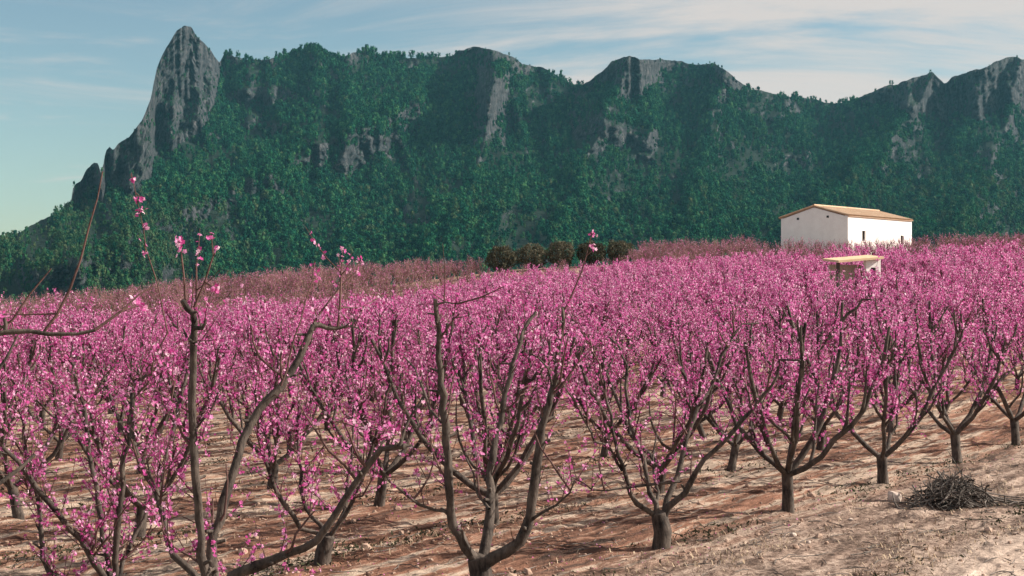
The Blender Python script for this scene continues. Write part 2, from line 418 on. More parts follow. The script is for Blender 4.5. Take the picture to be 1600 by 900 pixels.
# lower edge of the bare cliffs (0 height of cliff where equal to the skyline)
CLX = np.array([-260, 108, 113, 150, 180, 230, 270, 300, 318, 330, 342, 348, 600, 700, 716, 740, 790, 815, 835, 850, 900, 930, 950, 985, 1010, 1040, 1090, 1110, 1140, 1170, 1330, 1360, 1400, 1440, 1480, 1520, 1560, 1600, 1700, 1900])
CLH = np.array([0, 0, 26, 42, 64, 118, 190, 182, 140, 100, 26, 0, 0, 0, 4, 8, 14, 22, 12, 0, 0, 10, 40, 54, 34, 12, 6, 14, 20, 0, 0, 20, 46, 70, 64, 74, 84, 90, 70, 30])
FOOT = 545.0
def build_mountain():
    xs = np.linspace(-260, 1880, 900)
    nr = 380
    sky_y = np.interp(xs, SKYX, SKYY)
    jag = fbm(xs * 0.09, xs * 0 + 3.3, 3, 41) * 3.0
    sky_y = sky_y + jag
    clh = np.interp(xs, CLX, CLH)
    cl_y = sky_y + clh
    s = np.linspace(0, 1, nr)                      # 0 foot .. 1 ridge
    Yp = FOOT + (sky_y[None] - FOOT) * s[:, None]  # picture row of each vertex (elevation angle)
    XX = np.broadcast_to(xs[None], Yp.shape)
    # metres of run per row of rise: forest slope moderate, cliffs near vertical
    run = np.full(Yp.shape, 3.9)
    t = (FOOT - Yp) / (FOOT - 90.0)
    run = run * (1.6 - 0.95 * np.clip(t, 0, 1))
    wig = fbm(XX * 0.02, Yp * 0.02, 3, 71) * 14
    incl = sstep(6, -6, Yp - (cl_y[None] + wig)) * sstep(2, 14, clh)[None]
    incl = np.where(Yp < cl_y[None] + wig, 1.0, 0.0) * np.clip(clh / 8.0, 0, 1)[None]
    # scattered outcrops on the forested slope
    oc = fbm(XX * 0.012, Yp * 0.020, 4, 5)
    band = np.exp(-((Yp - 170) / 70.0) ** 2)
    outc = sstep(0.20, 0.34, oc + 0.06 * band) * sstep(330, 260, Yp) * 0.85 if False else np.clip((oc + 0.10 * band - 0.40) / 0.12, 0, 1) * (1 - sstep(220, 300, Yp)) * 0.7
    def patch(cx, cy, sx, sy, tilt=0.0):
        dx = XX - cx; dy = Yp - cy - tilt * dx
        return np.clip(1.6 - ((dx / sx) ** 2 + (dy / sy) ** 2) * 1.2 + 0.7 * fbm(XX * 0.05, Yp * 0.05, 3, 33), 0, 1)
    rocks = np.maximum.reduce([incl, outc, patch(565, 242, 50, 16, -0.42), patch(765, 150, 22, 42), patch(790, 88, 26, 12), patch(848, 104, 16, 10), 0.6 * patch(985, 215, 50, 18), patch(990, 125, 26, 34), 0.7 * patch(395, 190, 14, 14), 0.5 * patch(1190, 180, 60, 7, 0.1), patch(640, 100, 20, 8)])
    run = run * (1 - rocks) + rocks * 0.38
    dY = (FOOT - sky_y)[None] / (nr - 1)
    D = 720.0 + np.cumsum(run * dY, axis=0)
    # make ridge distances vary smoothly, then spurs and gullies
    wx = XX + 26 * fbm(XX * 0.008, Yp * 0.008, 3, 51)
    spur = 1 - np.abs(fbm(wx * 0.0052 + 0.4 + (Yp - 300) * 0.0016, Yp * 0.0016, 3, 12)) * 2.4
    spur2 = 1 - np.abs(fbm(wx * 0.016 - (Yp - 300) * 0.003, Yp * 0.005, 3, 27)) * 2.2
    amp = sstep(500, 380, Yp) if False else (1 - sstep(400, 520, Yp))
    # the main spurs run down and to the left from the ridge, with gullies between them
    def ridge(x0, y0, x1, y1, w, a):
        L2 = (x1 - x0) ** 2 + (y1 - y0) ** 2
        tt = np.clip(((XX - x0) * (x1 - x0) + (Yp - y0) * (y1 - y0)) / L2, 0, 1)
        dx = XX - (x0 + tt * (x1 - x0)) + 16 * fbm(XX * 0.012, Yp * 0.012, 3, 201); dy = Yp - (y0 + tt * (y1 - y0))
        d = np.sqrt(dx * dx + dy * dy)
        return a * np.exp(-(d / (w * (0.75 + 0.7 * tt))))
    spurs = ridge(640, 165, 90, 420, 60, 190) + ridge(790, 110, 700, 400, 46, 170) + ridge(985, 100, 850, 400, 52, 190) + ridge(1130, 110, 1060, 390, 44, 130) + ridge(1460, 140, 1250, 380, 60, 190) + ridge(1600, 110, 1480, 400, 46, 150) + ridge(300, 200, 170, 330, 30, 60)
    D = D - amp * 1.45 * spurs
    D = D - amp * (70 * spur + 46 * spur2) - 26 * amp * fbm(XX * 0.05, Yp * 0.035, 4, 61)
    # rock relief: vertical ribs
    rib = fbm(XX * 0.085, Yp * 0.022, 5, 81, 0.6); rib2 = fbm(XX * 0.03, Yp * 0.012, 3, 87)
    D = D - rocks * (34 * rib + 34 * (1 - 2 * np.abs(rib2)) + 14 * fbm(XX * 0.22, Yp * 0.09, 3, 95))
    # keep depth increasing with height
    mn = np.cumsum(np.full(D.shape, 0.10) * dY, axis=0)
    D = np.maximum.accumulate(D - mn, axis=0) + mn
    steep = np.clip(rocks + (np.gradient(D, axis=0) / (dY + 1e-6) < 0.35), 0, 1)
    for _ in range(2): steep[1:-1, 1:-1] = (steep[1:-1, 1:-1] * 2 + steep[:-2, 1:-1] + steep[2:, 1:-1] + steep[1:-1, :-2] + steep[1:-1, 2:]) / 6
    crag = 1 - 2 * np.abs(fbm(XX * 0.055 + 0.4 * Yp * 0.03, Yp * 0.045, 4, 131, 0.6)); crag2 = fbm(XX * 0.16, Yp * 0.13, 3, 137)
    D = D - steep * (13 * crag + 7 * crag2)
    # soften across so columns do not tear
    for _ in range(0):
        D[:, 1:-1] = 0.25 * D[:, :-2] + 0.5 * D[:, 1:-1] + 0.25 * D[:, 2:]
    X = (XX - 800) / F * D; Z = CAMZ + (YH - Yp) / F * D
    # back side of the ridge
    nb = 14
    k = np.arange(1, nb + 1)[:, None] / nb
    Db = D[-1][None] + 900 * k ** 1.3
    Zb = Z[-1][None] * (1 - k ** 1.1) - 40 * k
    Zb = np.minimum(Zb, Z[-1][None] - 0.02 * (Db - D[-1][None]))
    Xb = (xs - 800)[None] / F * Db
    Xa = np.vstack((X, Xb)); Da = np.vstack((D, Db)); Za = np.vstack((Z, Zb))
    n, m = Xa.shape
    idx = np.arange(n * m).reshape(n, m)
    q = np.stack((idx[:-1, :-1], idx[:-1, 1:], idx[1:, 1:], idx[1:, :-1]), -1).reshape(-1, 4)
    V = np.stack((Xa, Da, Za), -1).reshape(-1, 3)
    o = link('mountain', mesh_np('mountain', V, q, [M_ROCK], True)); tag(o, kind='structure')
    # forest points
    P = np.stack((X, D, Z), -1)
    a = P[:-1, :-1]; b = P[:-1, 1:]; c = P[1:, 1:]; d = P[1:, :-1]
    nrm = np.cross(b - a, d - a); area = np.linalg.norm(nrm, axis=-1)
    nz = nrm[..., 2] / (area + 1e-9)
    rk = rocks[:-1, :-1]
    yy = Yp[:-1, :-1]; xx = XX[:-1, :-1]
    dens = 0.027 * np.clip((nz - 0.16) / 0.22, 0.05, 1) * (1 - 0.86 * np.clip(rk, 0, 1))
    thin = fbm(xx * 0.02, yy * 0.02, 3, 91)
    thin2 = fbm(xx * 0.07, yy * 0.09, 3, 97)
    dens = dens * np.clip(0.85 + 1.3 * thin + 1.1 * thin2, 0.14, 1.5)
    # open, scrubby ground on the lower left shoulder
    scrub = (1 - sstep(250, 420, xx)) * sstep(300, 350, yy)
    cnt = area * dens
    cnt = cnt * np.where(yy > 520, 0, 1)
    rs = np.random.default_rng(5)
    nn = rs.poisson(cnt)
    ii, jj = np.nonzero(nn); rep = nn[ii, jj]
    ii = np.repeat(ii, rep); jj = np.repeat(jj, rep)
    u = rs.random((len(ii), 1)); v = rs.random((len(ii), 1))
    pts = a[ii, jj] * (1 - u) * (1 - v) + b[ii, jj] * u * (1 - v) + c[ii, jj] * u * v + d[ii, jj] * (1 - u) * v
    sc = rs.uniform(0.65, 1.6, len(ii)) * np.where(rk[ii, jj] > 0.4, 0.55, 1.0) * (1 - 0.35 * scrub[ii, jj])
    sc = sc * np.clip(1 + 0.35 * thin[ii, jj], 0.7, 1.3)
    pale = 0.03 + 0.55 * scrub[ii, jj] + 0.22 * (sstep(1200, 1400, xx) * sstep(230, 300, yy))[ii, jj] + 0.12 * sstep(250, 340, yy)[ii, jj]
    return pts, sc, rs.random(len(ii)) < pale
forest_pts, forest_scl, forest_pale = build_mountain()

def make_instancer(name, pts, rots, scales, var, sources):
    me = bpy.data.meshes.new(name)
    me.vertices.add(len(pts)); me.vertices.foreach_set('co', np.asarray(pts, np.float32).reshape(-1))
    a = me.attributes.new('rot', 'FLOAT_VECTOR', 'POINT'); rv = np.zeros((len(pts), 3), np.float32); rv[:, 2] = rots; a.data.foreach_set('vector', rv.reshape(-1))
    a = me.attributes.new('scl', 'FLOAT_VECTOR', 'POINT'); a.data.foreach_set('vector', np.asarray(scales, np.float32).reshape(-1))
    a = me.attributes.new('kindx', 'INT', 'POINT'); a.data.foreach_set('value', np.asarray(var, np.int32))
    o = link(name, me)
    ng = bpy.data.node_groups.new(name + '_scatter', 'GeometryNodeTree')
    ng.interface.new_socket('Geometry', in_out='INPUT', socket_type='NodeSocketGeometry')
    ng.interface.new_socket('Geometry', in_out='OUTPUT', socket_type='NodeSocketGeometry')
    N, L = ng.nodes, ng.links
    gi = N.new('NodeGroupInput'); go = N.new('NodeGroupOutput')
    iop = N.new('GeometryNodeInstanceOnPoints')
    m2p = N.new('GeometryNodeMeshToPoints'); L.new(gi.outputs[0], m2p.inputs['Mesh'])
    L.new(m2p.outputs[0], iop.inputs['Points'])
    g2i = N.new('GeometryNodeGeometryToInstance')
    for s in reversed(sources):
        oi = N.new('GeometryNodeObjectInfo'); oi.inputs['Object'].default_value = s; oi.inputs['As Instance'].default_value = False
        L.new(oi.outputs['Geometry'], g2i.inputs[0])
    L.new(g2i.outputs[0], iop.inputs['Instance'])
    iop.inputs['Pick Instance'].default_value = True
    def attr(nm, ty):
        n = N.new('GeometryNodeInputNamedAttribute'); n.data_type = ty; n.inputs['Name'].default_value = nm; return n.outputs[0]
    L.new(attr('kindx', 'INT'), iop.inputs['Instance Index'])
    L.new(attr('rot', 'FLOAT_VECTOR'), iop.inputs['Rotation'])
    L.new(attr('scl', 'FLOAT_VECTOR'), iop.inputs['Scale'])
    L.new(iop.outputs[0], go.inputs[0])
    md = o.modifiers.new('scatter', 'NODES'); md.node_group = ng
    return o

def ico(sub):
    import bmesh
    bm = bmesh.new(); bmesh.ops.create_icosphere(bm, subdivisions=sub, radius=1.0)
    v = np.array([p.co[:] for p in bm.verts]); f = np.array([[q.index for q in x.verts] for x in bm.faces]); bm.free()
    return v, f
ICO1 = ico(1); ICO2 = ico(2)

def pine_crown(seed, mat=None):
    rs = np.random.default_rng(seed)
    mb = MB()
    # a few lumps of foliage faces round a short trunk
    lumps = 7
    for i in range(lumps):
        v = ICO1[0] * (1 + rs.uniform(-0.35, 0.35, (len(ICO1[0]), 1)))
        h = rs.uniform(1.3, 5.4); rr = 1.25 * (1 - ((h - 2.4) / 4.6) ** 2) ** 0.5
        an = rs.uniform(0, 6.28); ro = rs.uniform(0.2, 0.95) * rr
        s = rs.uniform(0.75, 1.25)
        mb.add(v * np.array((s * 1.05, s * 1.05, s * 0.85)) + np.array((ro * math.cos(an), ro * math.sin(an), h)), ICO1[1])
    mb.tube([(0, 0, -1.5), (0, 0, 2.5), (0.1, 0, 4.5)], [0.22, 0.18, 0.08], 4)
    # loose leaf tufts break the outline
    n = 46
    ph = rs.uniform(0, 6.28, n); h = rs.uniform(0.8, 6.0, n); rr = 2.1 * np.sqrt(np.clip(1 - ((h - 2.6) / 4.0) ** 2, 0.03, 1)) * rs.uniform(0.75, 1.15, n)
    cen = np.stack((rr * np.cos(ph), rr * np.sin(ph), h), -1)
    tv = np.array([(-0.5, -0.5, 0), (0.5, -0.35, 0.1), (0.4, 0.5, -0.1), (-0.45, 0.4, 0.12)]); tf = np.array([[0, 1, 2, 3]])
    mb.scatter(tv, tf, cen, rand_frames(n, rs), rs.uniform(0.5, 1.0, n))
    return mb.mesh('pine_crown', mat or M_PINE, False)

pine_src = [bpy.data.objects.new('pine_source', pine_crown(100 + i)) for i in range(5)]
pine_src += [bpy.data.objects.new('pine_source', pine_crown(200 + i, M_PINE2)) for i in range(3)]
nf = len(forest_pts)
fs = np.stack((forest_scl * rng.uniform(0.85, 1.2, nf), forest_scl * rng.uniform(0.85, 1.2, nf), forest_scl * rng.uniform(0.9, 1.6, nf)), -1)
forest = make_instancer('pine_forest', forest_pts, rng.uniform(0, 6.28, nf), fs, np.where(forest_pale, rng.integers(5, 8, nf), rng.integers(0, 5, nf)), pine_src)
tag(forest, 'dark green pine wood covering the slopes of the rocky mountain', 'forest', kind='stuff')
print('forest trees', nf)

# ------------------------------------------------------------------ peach trees
def petal_flower(np_, cup):
    v = [(0, 0, 0)]; f = []
    for k in range(np_):
        a = k * 2 * math.pi / np_; w = math.pi / np_ * 0.92
        v += [(0.34 * math.cos(a - w), 0.34 * math.sin(a - w), cup * 0.35), (0.52 * math.cos(a), 0.52 * math.sin(a), cup), (0.34 * math.cos(a + w), 0.34 * math.sin(a + w), cup * 0.35)]
        b = 1 + 3 * k; f.append([0, b, b + 1, b + 2])
    return np.array(v, float), np.array(f)
FL0 = petal_flower(5, 0.16)
FL1 = petal_flower(3, 0.22)
FL2 = (np.array([(-0.5, -0.18, 0), (0.05, -0.5, 0.12), (0.5, 0.2, 0), (-0.1, 0.5, 0.14)]), np.array([[0, 1, 2, 3]]))
FLS = [FL0, FL1, FL2]

def curve_limb(rs, p0, az, tilt0, tilt1, length, nseg, jit):
    pts = [np.array(p0, float)]; step = length / nseg
    for i in range(nseg):
        t = (i + 0.5) / nseg
        tl = tilt0 + (tilt1 - tilt0) * t ** 0.7 + rs.normal() * jit
        az2 = az + rs.normal() * jit * 1.4
        pts.append(pts[-1] + step * np.array((math.sin(tl) * math.cos(az2), math.sin(tl) * math.sin(az2), math.cos(tl))))
    return np.array(pts)

def along(pts, t):
    n = len(pts) - 1; f = min(t * n, n - 1e-6); i = int(f); return pts[i] + (pts[i + 1] - pts[i]) * (f - i)

def add_shoots(rs, mb, src, count, lmin, lmax, r0, sides, seg, centre, upbias=1.0, tlo=0.15):
    """thin one-year shoots growing from limbs; returns their polylines"""
    out = []
    wts = np.array([np.linalg.norm(np.diff(p, axis=0), axis=1).sum() for p in src]); wts /= wts.sum()
    for _ in range(count):
        p = src[rs.choice(len(src), p=wts)]
        o = along(p, rs.uniform(tlo, 1.0) ** 0.9)
        outw = o - centre; outw[2] = 0; nn = np.linalg.norm(outw); outw = outw / (nn + 1e-6)
        d = rs.normal(size=3) * 0.62 + outw * 0.18 + np.array((0, 0, upbias))
        d /= np.linalg.norm(d)
        ln = rs.uniform(lmin, lmax)
        pts = [o]
        for i in range(seg):
            d2 = d + rs.normal(size=3) * 0.10 + np.array((0, 0, 0.10)); d2 /= np.linalg.norm(d2); d = d2
            pts.append(pts[-1] + d2 * ln / seg)
        pts = np.array(pts); rad = np.linspace(r0, r0 * 0.35, seg + 1)
        mb.tube(pts, rad, sides, cap=False)
        out.append(pts)
    return out

def add_flowers(rs, mb, shoots, spacing, size, lod, skip=0.0, off=0.012, clump=0.0):
    cen = []
    for s in shoots:
        ln = np.linalg.norm(np.diff(s, axis=0), axis=1).sum()
        if rs.random() < skip: continue
        n = int(ln / spacing * rs.uniform(0.45, 1.25))
        lo = rs.uniform(0.0, 0.3); hi = rs.uniform(0.75, 1.0)
        for k in range(n):
            cen.append(along(s, rs.uniform(lo, hi)))
    if not cen: return
    cen = np.array(cen) + rs.normal(size=(len(cen), 3)) * off
    fr = rand_frames(len(cen), rs)
    tv, tf = FLS[lod]
    mb.scatter(tv, tf, cen, fr, size * rs.uniform(0.7, 1.25, len(cen)))

def gen_tree(seed, lod, height=3.1, flowers=True, split=False, nshoot=None, spacing=None, size=None):
    """returns (trunk_mb, [limb_mb], shoots_mb, blossoms_mb) at the origin"""
    rs = np.random.default_rng(seed)
    trunk = MB(); limbs = []; sh = MB(); bl = MB()
    sides = (8, 6, 4)[lod]
    th = rs.uniform(0.42, 0.6); lean = rs.normal(size=2) * 0.06
    tp = np.array([(0, 0, -0.15), (0, 0, 0.02), (lean[0] * .5, lean[1] * .5, th * .5), (lean[0], lean[1], th)])
    trunk.tube(tp, [0.115, 0.098, 0.084, 0.088], sides, True, 0.08, rs)
    n = int(rs.integers(4, 7)); az0 = rs.uniform(0, 6.28)
    polys = []; secs = []
    for i in range(n):
        az = az0 + i * 6.283 / n + rs.normal() * 0.2
        ln = (height - th) * rs.uniform(0.92, 1.2)
        p = curve_limb(rs, tp[-1] - np.array((0, 0, 0.05)), az, rs.uniform(0.8, 1.15), rs.uniform(0.05, 0.38), ln, (9, 7, 4)[lod], 0.10)
        # knobbly ends left by pruning
        mb = MB(); r0 = rs.uniform(0.038, 0.052)
        mb.tube(p, np.linspace(r0, 0.022, len(p)) ** 1.0, sides, True, 0.14 if lod < 2 else 0, rs)
        polys.append(p)
        for k in range(int(rs.integers(4, 7))):
            t = rs.uniform(0.12, 0.9); o = along(p, t)
            q = curve_limb(rs, o, az + rs.normal() * 0.9, rs.uniform(0.5, 1.2), rs.uniform(-0.1, 0.4), rs.uniform(0.5, 1.15) * (1.15 - 0.5 * t), (5, 4, 2)[lod], 0.16)
            q[:, 2] = np.minimum(q[:, 2], height * 1.02)
            mb.tube(q, np.linspace(0.028, 0.011, len(q)), max(sides - 2, 3), True, 0.1 if lod < 2 else 0, rs)
            secs.append(q)
        limbs.append(mb)
    cen = tp[-1]
    ns = nshoot if nshoot is not None else (150, 135, 110)[lod]
    shoots = add_shoots(rs, sh, polys + secs + secs, ns, 0.25, 0.85, (0.0075, 0.0085, 0.011)[lod], 3, (3, 2, 1)[lod], cen)
    if flowers:
        add_flowers(rs, bl, shoots, spacing or (0.034, 0.040, 0.062)[lod], size or (0.046, 0.054, 0.085)[lod], lod, 0.16, (0.014, 0.018, 0.03)[lod])
    return trunk, limbs, sh, bl

def merge(mbs):
    m = MB()
    for b in mbs:
        off = m.n
        for v in b.v: m.v.append(v); m.n += len(v)
        for k, fl in b.f.items():
            for f in fl: m.f.setdefault(k, []).append(f + off)
    return m

def merged_mesh(name, groups):
    """groups: list of (MB, material) -> one mesh with several material slots"""
    v = []; faces = []; mi = []; off = 0
    for gi, (mb, mat) in enumerate(groups):
        if mb.n == 0: continue
        vv = np.concatenate(mb.v); v.append(vv)
        for k, fl in mb.f.items():
            f = np.concatenate(fl) + off; faces.append(f); mi.append(np.full(len(f), gi, np.int32))
        off += len(vv)
    return mesh_np(name, np.concatenate(v), faces, [g[1] for g in groups], False, np.concatenate(mi))

def tree_thing(loc, label, group=None, rz=0.0, sc=1.0):
    o = bpy.data.objects.new('peach_tree', None); col.objects.link(o)
    o.empty_display_size = 0.3
    o.location = loc; o.rotation_euler = (0, 0, rz); o.scale = (sc, sc, sc)
    tag(o, label, 'tree', group); return o

# --- front row and near trees, limb by limb ---
def traced_tree(label, base, trunk, limbs, whips=(), seed=0, nshoot=60, spacing=0.05, flower=0.040, stubs=(), tlo=0.15, extra_bl=()):
    """limbs: (pixel polyline with depth offsets, r0, r1).  All points in metres relative to the base."""
    rs = np.random.default_rng(seed)
    bx, by = base; bz = float(ground_z(bx, by)); b3 = np.array((bx, by, bz))
    root = tree_thing((bx, by, bz), label)
    def conv(pl, d0=0.0, d1=0.0):
        n = len(pl); return np.array([px(p[0], p[1], by + d0 + (d1 - d0) * (i / max(n - 1, 1)) ** 0.8) for i, p in enumerate(pl)]) - b3
    def refine(p, jit):
        out = [p[0]]
        for a, b in zip(p[:-1], p[1:]):
            ln = np.linalg.norm(b - a); k = max(1, int(ln / 0.13))
            for i in range(1, k + 1):
                q = a + (b - a) * i / k
                if i < k: q = q + rs.normal(size=3) * jit
                out.append(q)
        return np.array(out)
    tm = MB()
    tp = [np.array((0, 0, -0.15)), np.array((0, 0, 0.03))] + list(conv(trunk[0]))
    tp = np.array(tp); nt = len(tp)
    tm.tube(refine(tp, 0.008), np.interp(np.linspace(0, 1, len(refine(tp, 0))), np.linspace(0, 1, nt), np.linspace(trunk[1] * 1.12, trunk[2], nt)), 10, True, 0.09, rs)
    link('trunk', tm.mesh('trunk', M_BARK, True), root)
    polys = []
    for (pl, r0, r1, d0, d1) in limbs:
        p = refine(conv(pl, d0, d1), 0.017)
        m = MB(); r0 *= 0.76; r1 *= 0.80; rad = np.linspace(r0, r1, len(p)) * (1 + rs.normal(size=len(p)) * 0.05)
        m.tube(p, rad, 9, True, 0.19, rs)
        # pruning knots
        for _ in range(int(len(p) * 0.42)):
            t = rs.uniform(0.15, 1); o = along(p, t); d = rs.normal(size=3); d[2] = abs(d[2]) * .6; d /= np.linalg.norm(d)
            rr = r0 + (r1 - r0) * t
            m.tube([o, o + d * (rr + rs.uniform(0.03, 0.12))], [rr * 0.55, rr * 0.35], 5, True)
        link('limb', m.mesh('limb', M_BARK, True), root)
        polys.append(p)
    sm = MB(); secs = []
    for p in polys:
        for _ in range(int(len(p) / 5)):
            t = rs.uniform(0.2, 0.95); o = along(p, t)
            q = curve_limb(rs, o, rs.uniform(0, 6.28), rs.uniform(0.5, 1.2), rs.uniform(0, 0.5), rs.uniform(0.3, 0.75), 4, 0.18)
            sm.tube(q, np.linspace(0.014, 0.007, len(q)), 5, True, 0.1, rs); secs.append(q)
    cen = np.array((0, 0, 0.6))
    shoots = add_shoots(rs, sm, polys + secs, nshoot, 0.2, 0.65, 0.0065, 4, 3, cen, 0.8, tlo)
    bm_ = MB()
    add_flowers(rs, bm_, shoots, spacing, flower, 0, 0.12, 0.013)
    for (pl, d0, d1, fl) in whips:
        p = refine(conv(pl, d0, d1), 0.006)
        sm.tube(p, np.linspace(0.011, 0.004, len(p)), 5, True)
        for f in fl:
            Yf = by + d1; c = np.array(px(f[0], f[1], Yf)) - b3
            k = f[2] if len(f) > 2 else 6
            near = p[np.argmin(np.abs(p[:, 2] - c[2]))]
            sm.tube([near, (near + c) / 2 + rs.normal(size=3) * 0.004, c], [0.006, 0.005, 0.003], 4, True)
            cc = c + rs.normal(size=(k, 3)) * 0.018
            bm_.scatter(FL0[0], FL0[1], cc, rand_frames(k, rs), 0.042 * rs.uniform(0.8, 1.2, k))
    s = link('shoots', sm.mesh('shoots', M_TWIG, True), root); s['kind'] = 'stuff'
    if bm_.n:
        s = link('blossoms', bm_.mesh('blossoms', M_PETAL, False), root); s['kind'] = 'stuff'
    return root

def rowpos(i, j=0, jit=0.0):
    p = B0 + i * U + j * (PERP * ROWSP + UH * 0.25)
    return p

# tree in front of the frame's lower edge with the tall straight limb and the elbow limb
traced_tree('peach tree with a tall bare upright limb and an elbow-bent limb on the front row', rowpos(-1),
    ([(342, 1040), (340, 1005)], 0.115, 0.11),
    [([(340, 1005), (334, 950), (322, 895), (316, 840), (311, 789), (306, 745), (303, 705), (300, 660), (300, 622), (302, 580), (303, 539), (304, 505), (302, 490), (292, 482), (286, 470)], 0.058, 0.030, 0.0, -0.35),
     ([(304, 512), (316, 513), (320, 506), (321, 498)], 0.026, 0.014, -0.33, -0.4),
     ([(303, 537), (292, 528), (287, 514)], 0.018, 0.010, -0.33, -0.25),
     ([(342, 1005), (336, 930), (330, 870), (333, 833), (350, 783), (362, 745), (372, 711), (378, 690), (389, 667), (405, 639), (439, 605), (452, 585), (467, 561), (480, 530), (490, 508)], 0.066, 0.034, 0.1, 0.9),
     ([(490, 508), (500, 508), (512, 513), (525, 513), (543, 510), (556, 500)], 0.036, 0.014, 0.9, 1.0),
     ([(545, 509), (561, 513)], 0.012, 0.008, 0.95, 1.0),
     ([(345, 1005), (352, 940), (362, 900), (400, 885), (450, 865), (495, 845), (520, 810), (545, 770), (570, 735), (595, 702), (625, 697), (633, 697)], 0.062, 0.030, -0.1, -0.6),
     ([(625, 697), (632, 670), (645, 645), (660, 625)], 0.020, 0.010, -0.6, -0.5),
     ([(338, 1005), (325, 930), (303, 895), (272, 867), (256, 811), (244, 767), (219, 722), (206, 678), (208, 640), (206, 605)], 0.046, 0.022, 0.2, 0.8)],
    whips=[([(290, 472), (287, 430), (283, 395), (280, 372)], -0.3, -0.4, [(281, 380, 9), (278, 376, 5), (284, 395, 3)]),
           ([(303, 480), (320, 440), (333, 400), (330, 364)], -0.3, -0.4, [(330, 370, 8), (336, 393, 3), (334, 454, 12), (338, 452, 8)]),
           ([(439, 603), (470, 500), (487, 440), (492, 408)], 0.6, 0.9, [(490, 416, 6), (497, 435, 8)]),
           ([(490, 505), (530, 450), (556, 425), (563, 402)], 0.9, 1.1, [(562, 408, 7), (559, 425, 6)])],
    seed=11, nshoot=120, spacing=0.034, tlo=0.08)

traced_tree('peach tree with three thick limbs forked low like a trident, standing on the front row', rowpos(0),
    ([(754, 905), (747, 872)], 0.118, 0.115),
    [([(747, 878), (726, 856), (708, 820), (703, 780), (701, 740), (696, 690), (692, 640), (688, 600), (684, 560), (686, 515), (682, 490), (680, 468)], 0.078, 0.027, 0.0, -0.5),
     ([(682, 476), (695, 472), (714, 475)], 0.016, 0.009, -0.5, -0.5),
     ([(755, 870), (762, 835), (766, 800), (768, 760), (770, 720), (774, 680), (785, 640), (797, 590), (806, 555), (816, 520), (826, 502), (838, 488)], 0.072, 0.020, 0.1, 0.9),
     ([(757, 880), (790, 862), (812, 846), (824, 822), (832, 780), (838, 730), (845, 690), (852, 650), (862, 610), (872, 570), (876, 530), (879, 480)], 0.088, 0.024, 0.0, -0.3),
     ([(706, 800), (680, 797), (655, 788), (625, 765), (600, 738)], 0.024, 0.010, -0.1, -0.5),
     ([(826, 815), (848, 800), (868, 790), (890, 770), (898, 750)], 0.024, 0.009, -0.1, -0.6),
     ([(738, 868), (724, 842), (722, 828)], 0.020, 0.015, -0.1, -0.2),
     ([(764, 795), (748, 775), (740, 740), (728, 715)], 0.026, 0.010, 0.2, 0.7),
     ([(690, 660), (672, 640), (662, 610), (648, 575), (632, 558)], 0.022, 0.010, -0.2, 0.2),
     ([(862, 600), (856, 575), (842, 560), (828, 552)], 0.016, 0.008, -0.3, -0.5)],
    whips=[([(879, 490), (898, 450), (916, 400), (927, 358)], -0.3, -0.3, [(925, 363, 5), (928, 366, 4), (924, 384, 6), (926, 391, 3)]),
           ([(714, 475), (750, 465), (790, 446)], -0.5, -0.6, [(775, 462, 5), (790, 447, 4)])],
    seed=12, nshoot=85, spacing=0.036, tlo=0.08)

traced_tree('peach tree with sunlit straight trunk and five limbs spread wide as a goblet', rowpos(1),
    ([(1035, 830), (1029, 802)], 0.118, 0.105),
    [([(1024, 806), (995, 787), (980, 752), (966, 712), (956, 670), (945, 612), (944, 595)], 0.046, 0.016, 0.0, -0.7),
     ([(1026, 804), (1012, 752), (998, 698), (984, 662), (979, 618), (980, 572), (968, 542), (952, 527)], 0.048, 0.016, 0.0, 0.7),
     ([(1030, 804), (1024, 755), (1020, 715), (1026, 680)], 0.030, 0.012, 0.1, 0.9),
     ([(1036, 804), (1050, 762), (1064, 722), (1077, 672), (1090, 637), (1106, 612), (1122, 575), (1145, 525), (1160, 506), (1186, 505)], 0.050, 0.014, 0.0, 1.0),
     ([(1038, 806), (1078, 756), (1100, 718), (1130, 690), (1160, 655), (1190, 620), (1214, 588), (1218, 562), (1250, 563)], 0.066, 0.016, 0.0, -0.5),
     ([(1062, 752), (1025, 756), (970, 763), (925, 765), (898, 748)], 0.026, 0.010, -0.1, -0.6),
     ([(972, 735), (950, 695), (928, 690), (905, 642), (880, 600)], 0.024, 0.010, -0.3, -0.8)],
    seed=13, nshoot=135, spacing=0.038)

traced_tree('slender many-stemmed peach tree rising behind the elbow-limbed one', (-4.05, 14.3),
    ([(176, 935), (176, 915)], 0.11, 0.10),
    [([(174, 915), (167, 861), (154, 790), (146, 740), (139, 706), (134, 660), (131, 628)], 0.042, 0.026, 0.0, 0.3),
     ([(178, 915), (180, 878), (186, 800), (194, 711), (203, 650), (210, 610), (224, 590), (250, 570)], 0.046, 0.018, 0.0, -0.3),
     ([(172, 915), (150, 880), (111, 828), (80, 788), (56, 761), (30, 722), (5, 700)], 0.055, 0.026, 0.0, -0.6),
     ([(205, 635), (212, 600), (205, 590)], 0.024, 0.014, -0.25, -0.2),
     ([(168, 915), (120, 910), (78, 894), (66, 840), (61, 789), (48, 735), (40, 700), (30, 640)], 0.044, 0.018, 0.1, 0.4),
     ([(182, 915), (200, 860), (226, 810), (250, 760), (262, 700)], 0.036, 0.016, 0.1, 0.8)],
    whips=[([(212, 605), (262, 520), (245, 440), (228, 390), (218, 330), (205, 270)], -0.2, -0.3, [(207, 281, 9), (213, 312, 6), (222, 312, 6), (221, 326, 8), (216, 334, 6), (226, 356, 5), (223, 380, 2), (226, 395, 8)])],
    seed=14, nshoot=280, spacing=0.036, tlo=0.06)

